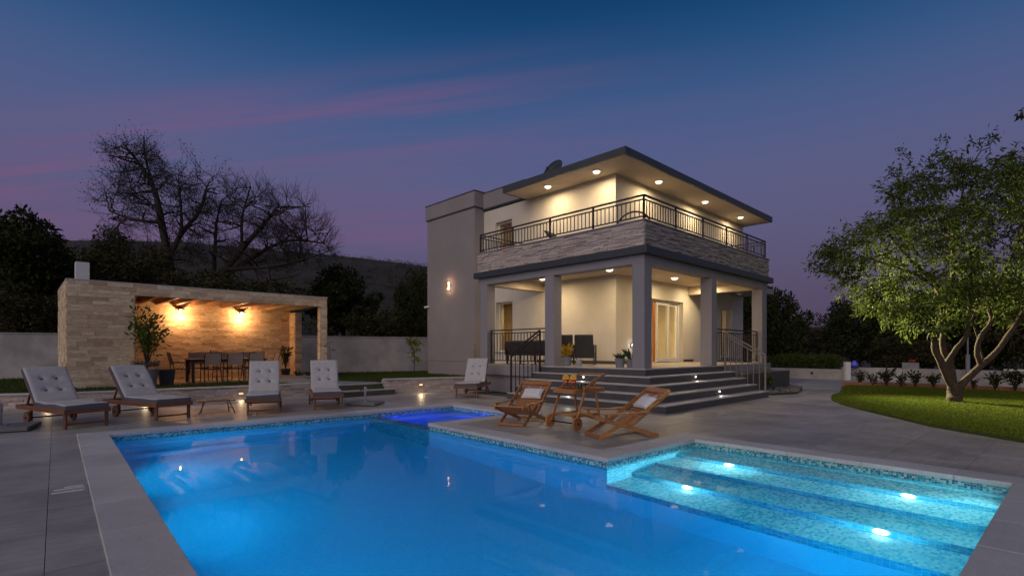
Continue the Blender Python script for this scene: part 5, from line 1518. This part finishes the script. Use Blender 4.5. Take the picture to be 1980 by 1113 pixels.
# --- shrubs, pots, saplings
def blade_plant(mb, c, n, h, spread, w, rg_, lean=.5):
    for k in range(n):
        a = rg_.uniform(0, 6.28); r0 = rg_.uniform(0, spread*.3); hh = h*rg_.uniform(.6,1)
        p0 = Vector((c[0]+r0*math.cos(a), c[1]+r0*math.sin(a), c[2])); out = Vector((math.cos(a), math.sin(a), 0)); sd = Vector((-out.y, out.x, 0))
        p1 = p0+out*spread*.4*lean+Vector((0,0,hh*.6)); p2 = p0+out*spread*lean*rg_.uniform(.7,1.3)+Vector((0,0,hh))
        mb.add([p0-sd*w*.4, p0+sd*w*.4, p1+sd*w*.5, p2, p1-sd*w*.5], [(0,1,2,3,4)])
    return mb
def bush(name, label, loc, rx, rz_, n, ls, lm, seed, stems=8, group=None, cat='shrub', droop=.1, z0=0.0):
    rs_ = np.random.RandomState(seed); T_ = Tree(seed)
    t = thing(name, label, cat, loc, 0, group)
    tw_ = []
    for k in range(stems):
        a = k*2.399; e = Vector((math.cos(a)*rx*T_.r.uniform(.3,.9), math.sin(a)*rx*T_.r.uniform(.3,.9), z0+rz_*T_.r.uniform(.55,1.0)))
        pts = [Vector((0,0,z0))*(1-s)+e*s+Vector((0,0,.15*rz_*math.sin(s*3.1))) for s in (0,.2,.4,.6,.8,1)]
        T_.wood.tube(pts, [.012,.010,.009,.007,.005,.003], 5, cap=False); tw_.append(pts)
    C_, D_ = [], []
    for k in range(n):
        pts = tw_[k % stems]; s = T_.r.uniform(.25,1)*(len(pts)-1); i = min(int(s), 4)
        p = pts[i].lerp(pts[i+1], s-i) + Vector((T_.r.gauss(0,1),T_.r.gauss(0,1),T_.r.gauss(0,1)))*rx*.16
        C_.append(tuple(p)); D_.append(tuple((pts[i+1]-pts[i]).normalized()+Vector((T_.r.gauss(0,.6),T_.r.gauss(0,.6),0))))
    obj('stems', T_.wood, M_bark, t)
    obj('foliage', leaves('foliage', C_, D_, ls, ls*.38, lm, rs_, droop, .5), None, t)
    return t
# big potted shrub in front of the pavilion
ps = bush('potted_shrub', 'tall leafy potted shrub standing before the pavilion stone panel', hw(-8.22,10.95,.25), .58, 1.75, 520, .17, L_shrub, 31, 12, z0=.5)
obj('pot', MB().lathe([(.20,0),(.27,.48),(.29,.50),(.29,.54),(.25,.54),(.24,.46)], 24), M_potg, ps)
obj('low_foliage', leaves('low_foliage', [(.28*math.cos(k*2.4)*(k/220)**.5, .28*math.sin(k*2.4)*(k/220)**.5, .58+.12*((k*7) % 10)/10) for k in range(220)], [(math.cos(k*2.4),math.sin(k*2.4),1.2) for k in range(220)], .12, .03, leaf_mat('lavender_leaf', (.07,.085,.06), (.14,.15,.12), .2), np.random.RandomState(2), .0, .4), None, ps)
pd = thing('plant_pot', 'dark square tapered planter beside the potted shrub', 'pot', hw(-7.72,11.15,.25), HROT)
obj('tub', MB().add([(-.14,-.14,0),(.14,-.14,0),(.14,.14,0),(-.14,.14,0),(-.19,-.19,.50),(.19,-.19,.50),(.19,.19,.50),(-.19,.19,.50)], [(3,2,1,0),(4,5,6,7),(0,1,5,4),(1,2,6,5),(2,3,7,6),(3,0,4,7)]), M_pot, pd)
obj('soil', MB().box(-.16,-.16,.501,.16,.16,.508), M_earth, pd)
# dark plant by the inner pillar, tufts at its foot, young tree by the front column
dp = bush('potted_plant', 'dark upright plant beside the inner pavilion pillar', hw(-3.25,14.1,.25), .24, .95, 320, .12, L_dark, 41, 9, cat='plant', z0=.3)
obj('pot', MB().lathe([(.13,0),(.18,.32),(.17,.34),(.15,.30)], 18), M_pot, dp)
tf = tag(obj('grass_tuft', blade_plant(blade_plant(MB(), (0,0,0), 40, .35, .25, .014, random.Random(3)), (.35,.1,0), 40, .32, .25, .014, random.Random(4)), L_succ, loc=hw(-3.05,13.3,.25)), 'spiky dark grass tufts at the foot of the inner pillar', 'grass tuft')
sp_ = thing('spindly_sapling', 'thin leaning sapling with a few leaves at the front column', 'sapling', hw(-2.66,11.25,.30), 0)
obj('stem', MB().tube([(0,0,0),(-.03,0,.45),(-.08,0,.95),(-.10,0,1.32)], [.009,.008,.006,.004], 6).tube([(-.08,0,1.1),(-.17,.0,1.18)], .004, 5).tube([(-.09,0,1.05),(.02,0,1.03)], .004, 5), M_bark, sp_)
obj('foliage', leaves('foliage', [(-.10,0,1.3),(-.11,0,1.27),(-.16,0,1.17),(-.18,0,1.16),(.0,0,1.04),(.02,0,1.03),(-.04,0,1.2),(-.2,0,1.15)], [(.3,0,.2),(-.4,0,.1),(-1,0,0),(-1,.2,-.2),(1,0,0),(1,.3,0),(.7,0,.4),(-.8,-.3,0)], .12, .035, L_dark, np.random.RandomState(1), .05, .1), None, sp_)
# slim lime sapling before the garden wall
T4 = Tree(6)
T4.limb([(0,0,0,.016),(.01,0,.6,.014),(0,.01,1.0,.010),(.01,0,1.3,.006)], 6)
T4.reach([Vector((T4.r.uniform(-.26,.30),T4.r.uniform(-.25,.25),T4.r.uniform(.72,1.52))) for _ in range(46)], .006, .003, 4, .12)
C, D = T4.leafpts(T4.tw, 32, .3, .02)
tree_obj('lime_sapling', 'slim lime green sapling behind the stone planter wall', hw(-.9,8.6,.25), T4, leaves('crown', C, D, .095, .045, L_lime, T4.rs, .4, .5), M_bark)
# lavender like tuft on the planter end
tag(obj('planter_tuft', blade_plant(MB(), (0,0,0), 60, .16, .2, .012, random.Random(8)), L_succ, loc=hw(-2.7,7.35,.33)), 'low grey green tuft at the left end of the planter wall', 'plant')
# small plant in front of the grey wing
vp = thing('wall_creeper', 'thin twig plant growing up the grey wing behind the lounger', 'plant', hw(2.1,8.9,.25), 0)
obj('stem', MB().tube([(0,0,0),(.02,0,.5),(0,0,1.0),(.01,0,1.3)], [.01,.008,.006,.004], 5), M_bark, vp)
obj('foliage', leaves('foliage', [(.0,0,.6+.028*k) for k in range(26)], [(math.cos(k*2.4),math.sin(k*2.4),.4) for k in range(26)], .10, .04, L_lime, np.random.RandomState(9), .2, .3), None, vp)
# porch pots
yp = thing('croton_pot', 'yellow leaved plant in a grey pot by the middle porch column', 'potted plant', hw(.30,2.70,FL), 0)
obj('pot', MB().lathe([(.11,0),(.15,.24),(.16,.26),(.14,.26),(.13,.2)], 18), M_potg, yp)
obj('foliage', leaves('foliage', [(.09*math.cos(k*2.4)*((k % 9)/9),.09*math.sin(k*2.4)*((k % 9)/9),.25+.26*(k/90)) for k in range(90)], [(math.cos(k*2.4),math.sin(k*2.4),1.3) for k in range(90)], .19, .05, L_yel, np.random.RandomState(5), .0, .35), None, yp)
wp = thing('white_pot', 'small pale pot beside the yellow leaved plant', 'pot', hw(.50,2.42,FL), 0)
obj('pot', MB().lathe([(.07,0),(.10,.17),(.10,.19),(.085,.19),(.08,.15)], 16), M_wallw, wp)
for (u, v, lab, h) in ((.34,.95,'small agave in a grey pot, left of two by the corner column',.20),(.36,.62,'taller spiky agave in a grey pot beside the corner column',.34)):
    ap = thing('agave_pot', lab, 'potted plant', hw(u,v,FL), 0, 'agave pots on the porch')
    hp_ = .22 if h < .3 else .20
    obj('pot', MB().lathe([(.10,0),(.135,hp_),(.145,hp_+.02),(.125,hp_+.02),(.12,hp_-.04)], 18), M_potg, ap)
    obj('foliage', blade_plant(MB(), (0,0,hp_-.02), 22, h, .22, .035, random.Random(int(h*100)), .8), L_succ, ap)

# --- right hand garden: shrub row, edging, white wall and small things
row = [(12.72,18.75),(12.98,18.47),(13.27,18.2),(13.5,17.75),(13.82,17.5),(14.2,17.42),(14.98,16.6),(15.2,16.2),(15.52,15.95)]
names = ['first','second','third','fourth','fifth','sixth','seventh','eighth','last']
b0 = bush('edging_shrub', 'small dark shrub, first from the left in the row before the white wall', (*row[0],.02), .24, .50, 170, .12, L_dark, 51, 9, 'small shrubs along the lawn edging')
vb = [bush('edging_shrub', 'small dark shrub, %s from the left in the row before the white wall' % names[k], (*row[k],.02), r_, h_, n_, l_, L_dark, 52+k, s_, 'small shrubs along the lawn edging') for k, r_, h_, n_, l_, s_ in ((1,.20,.40,110,.10,6),(2,.30,.66,230,.13,11))]
rv = random.Random(17)
for k in range(3, 9):
    o_ = dup((b0, vb[0], vb[1])[(k*5+1) % 3], 'small dark shrub, %s from the left in the row before the white wall' % names[k], (row[k][0]+rv.uniform(-.1,.1),row[k][1]+rv.uniform(-.1,.1),.02), k*1.3, rv.uniform(.8,1.15))
ed = thing('lawn_edging', 'low terracotta edging strip along the back of the lawn', 'edging', (0,0,0))
EP = [(12.05,18.72),(13.42,18.42),(14.45,17.6),(15.5,16.35),(17.6,13.3)]
for p, q in zip(EP, EP[1:]):
    p_, q_ = Vector((*p,0)), Vector((*q,0)); d = q_-p_; n = max(1, int(d.length/.6)); 
    for k in range(n):
        a, b = p_+d*(k/n+.002), p_+d*((k+1)/n-.002)
        obj('edging_block', MB().bar((a.x,a.y,.07),(b.x,b.y,.07), .09, .17), M_terra, ed)
ww = thing('white_wall', 'low white garden wall beyond the lawn and driveway', 'wall', (0,0,0))
WP = [(9.9,26.3),(12.6,25.3),(14.7,22.9),(16.4,21.6),(18.3,18.4),(21.5,13.5)]
for i, (p, q) in enumerate(zip(WP, WP[1:])):
    p_, q_ = Vector((*p,0)), Vector((*q,0)); d = (q_-p_).normalized(); n = Vector((-d.y,d.x,0))*.22
    vs = [p_, q_, q_+n, p_+n]; h = .46 if i < 2 else .56
    obj('wall_panel', MB().prism([(v.x,v.y) for v in vs], -.05, h), M_wallw, ww)
    if i == 1:
        for s in (.25,.62):
            c = p_.lerp(q_, s)+Vector((0,0,.26)); obj('round_vent', MB().disc(c-n*.01, .06, n, 14, .02), M_black, ww)
gp = tag(obj('gate_pillar', MB().box(-.10,-.10,0,.10,.10,.80), M_white, loc=(14.72,22.55,0), bev=.01), 'short white pillar at the bend of the white wall', 'pillar')
bl_ = thing('garden_lantern', 'small glowing blue garden lantern beside the white pillar', 'lantern', (15.0,22.5,.56))
obj('base', MB().lathe([(.16,0),(.14,.03),(.05,.05)], 12), M_black, bl_)
obj('glow', MB().lathe([(.05,.05),(.13,.10),(.10,.20),(.03,.30)], 12), emis('blue_glow', (.10,.09,.7), .12), bl_)
tg = thing('flower_trough', 'grey trough with a red flower on the white wall', 'planter', (16.65,21.45,.56), R(-40))
obj('trough', MB().box(-.28,-.12,0,.28,.12,.24), M_potg, tg)
obj('flower', leaves('flower', [(.06*math.cos(k)*((k % 5)/5)+.05,.06*math.sin(k),.27+.05*((k*3) % 5)/5) for k in range(60)], [(math.cos(k*2.4),math.sin(k*2.4),.4) for k in range(60)], .10, .07, leaf_mat('red_petal', (.7,.05,.04), (.8,.2,.15), .3), np.random.RandomState(4), 0, .3), None, tg)
obj('foliage', leaves('foliage', [(.22*math.cos(k*1.7),.08*math.sin(k*2.1),.22) for k in range(50)], [(math.cos(k*2.4),math.sin(k*2.4),1) for k in range(50)], .12, .05, L_dark, np.random.RandomState(6), 0, .3), None, tg)
lp = thing('lamp_post', 'thin grey post behind the lawn tree, thicker at its foot', 'post', (17.35,19.55,0))
obj('foot', MB().tube([(0,0,0),(0,0,1.15)], .07, 12), M_potg, lp); obj('shaft', MB().tube([(0,0,1.15),(0,0,2.3)], .028, 10), M_potg, lp)
tag(obj('stone_slab', MB().box(-.55,-.2,0,.55,.2,.06), M_white, loc=(18.42,18.5,.562), rz=R(-55)), 'flat pale slab lying on the white wall at the far right', 'slab')
hd = thing('hedge', 'low clipped dark green hedge along the driveway beyond the villa', 'hedge', (0,0,0))
rs = np.random.RandomState(12); n = 9000
s = rs.uniform(0,1,n); hx = 13.6+s*4.6; hy = 27.3+s*1.6
C = np.stack([hx+rs.normal(0,.25,n), hy+rs.normal(0,.35,n), .25+rs.uniform(0,1,n)**.7*.75+.10*np.sin(hx*3)], 1)
obj('foliage', leaves('foliage', C, rs.normal(0,1,(n,3)), .12, .06, L_shrub, rs, -.2, .5), None, hd)
obj('twigs', MB().bar((13.6,27.3,.4),(18.2,28.9,.4), .4, .5), M_barkd, hd)
bush('yellow_green_shrub', 'rounded yellow green shrub beside the stair foot on the right', (7.95,16.25,.0), .42, .62, 700, .10, L_shrub, 61, 16)
bush('ground_shrub', 'dark low bush at the corner of the villa plinth', (9.4,18.9,.0), .55, .40, 500, .12, L_dark, 62, 14)
bo = thing('boulder', 'dark rounded boulder in the bed by the driveway', 'boulder', (10.2,20.0,.0))
obj('rock', MB().lathe([(.3,-.05),(.52,.12),(.50,.32),(.3,.46),(.02,.50)], 9), M_rock, bo, smooth=True)
bed = struct(obj('planting_bed', MB().prism([(7.15,15.35),(7.6,15.0),(8.6,15.5),(9.6,17.0),(10.3,18.4),(10.0,20.5),(9.0,19.0),(7.9,17.2)], -.02, .05), M_earth))
peb = MB(); rg = random.Random(14)
PB = [(7.15,15.35),(7.6,15.0),(8.6,15.5),(9.6,17.0),(10.3,18.4),(10.0,20.5),(9.0,19.0),(7.9,17.2)]
k = 0
while k < 260:
    x, y = rg.uniform(7.1,10.3), rg.uniform(15,20.5)
    if in_poly((x,y), PB):
        s_ = rg.uniform(.04,.10); peb.lathe([(s_*.8,-.01),(s_,s_*.3),(s_*.6,s_*.65),(.005,s_*.7)], 6, (x,y,.05)); k += 1
obj('pebbles', peb, M_rock, kind='stuff')
# chimney behind the pavilion
chm = thing('chimney', 'plain white chimney stack rising behind the pavilion', 'chimney', hw(-9.24,16.6,.2), HROT)
obj('stack', MB().box(-.19,-.19,0,.19,.19,4.15), M_white, chm, bev=.01)
obj('stack_top', MB().box(-.18,-.18,4.151,.18,.18,4.17), M_wallw, chm)
gpot = bush('low_plant', 'low pale flowered plant on the terrace at the left edge', hw(-11.4,9.7,.25), .25, .22, 140, .09, L_shrub, 71, 8, cat='plant')

# --- grass blades
def grass(name, poly, n, h, m, seed, z, holes=(), dens=None):
    rs_ = np.random.RandomState(seed)
    P_ = np.array(poly); lo, hi = P_.min(0), P_.max(0)
    pts = rs_.uniform(lo, hi, (n*3,2))
    x, y = pts[:,0], pts[:,1]
    def inside(pg):
        c = np.zeros(len(pts), bool); j = len(pg)-1
        for i in range(len(pg)):
            xi, yi = pg[i]; xj, yj = pg[j]
            c ^= ((yi > y) != (yj > y)) & (x < (xj-xi)*(y-yi)/(yj-yi+1e-12)+xi); j = i
        return c
    k = inside(poly)
    for hpoly in holes: k &= ~inside(hpoly)
    if dens is not None: k &= rs_.uniform(0,1,len(pts)) < dens(x, y)
    pts = pts[k][:n]; n = len(pts)
    a = rs_.uniform(0, 6.283, n); hh = h*rs_.uniform(.5,1.2,n); w = .006+.004*rs_.uniform(0,1,n)
    w = w*dens_w if (dens_w := 1.6) else w
    dx, dy = np.cos(a), np.sin(a); lx, ly = rs_.normal(0,.5,n)*hh, rs_.normal(0,.5,n)*hh
    V = np.empty((n,3,3)); V[:,0] = np.stack([pts[:,0]-dx*w, pts[:,1]-dy*w, np.full(n,z)],1); V[:,1] = np.stack([pts[:,0]+dx*w, pts[:,1]+dy*w, np.full(n,z)],1)
    V[:,2] = np.stack([pts[:,0]+lx, pts[:,1]+ly, z+hh],1)
    return np_mesh(name, V.reshape(-1,3), np.arange(n*3).reshape(n,3), m)
obj('grass', grass('grass', LAWN, 230000, .036, G_lawn, 1, .044, dens=lambda x, y: np.clip((14.5/np.hypot(x,y))**2, .15, 1)), None, kind='stuff')
gt_ = obj('grass', grass('grass', [(-15,10.6),(-11.1,9.4),(-9.9,8.9),(-8.2,8.7),(-4.7,8.5),(-.2,6.7),(2.2,6.8),(2.3,12.4),(4.2,14.6),(-.4,16.1),(-10.6,19.6),(-15,21)], 60000, .085, G_ter, 2, .248,
    holes=[GPATH, [(U0,V0),(U1,V0),(U1,V1+.3),(U0,V1+.3)]], dens=lambda x, y: np.clip(1.15-np.maximum(y-9,0)*.07, .25, 1)), None, loc=HO, rz=HROT, kind='stuff')
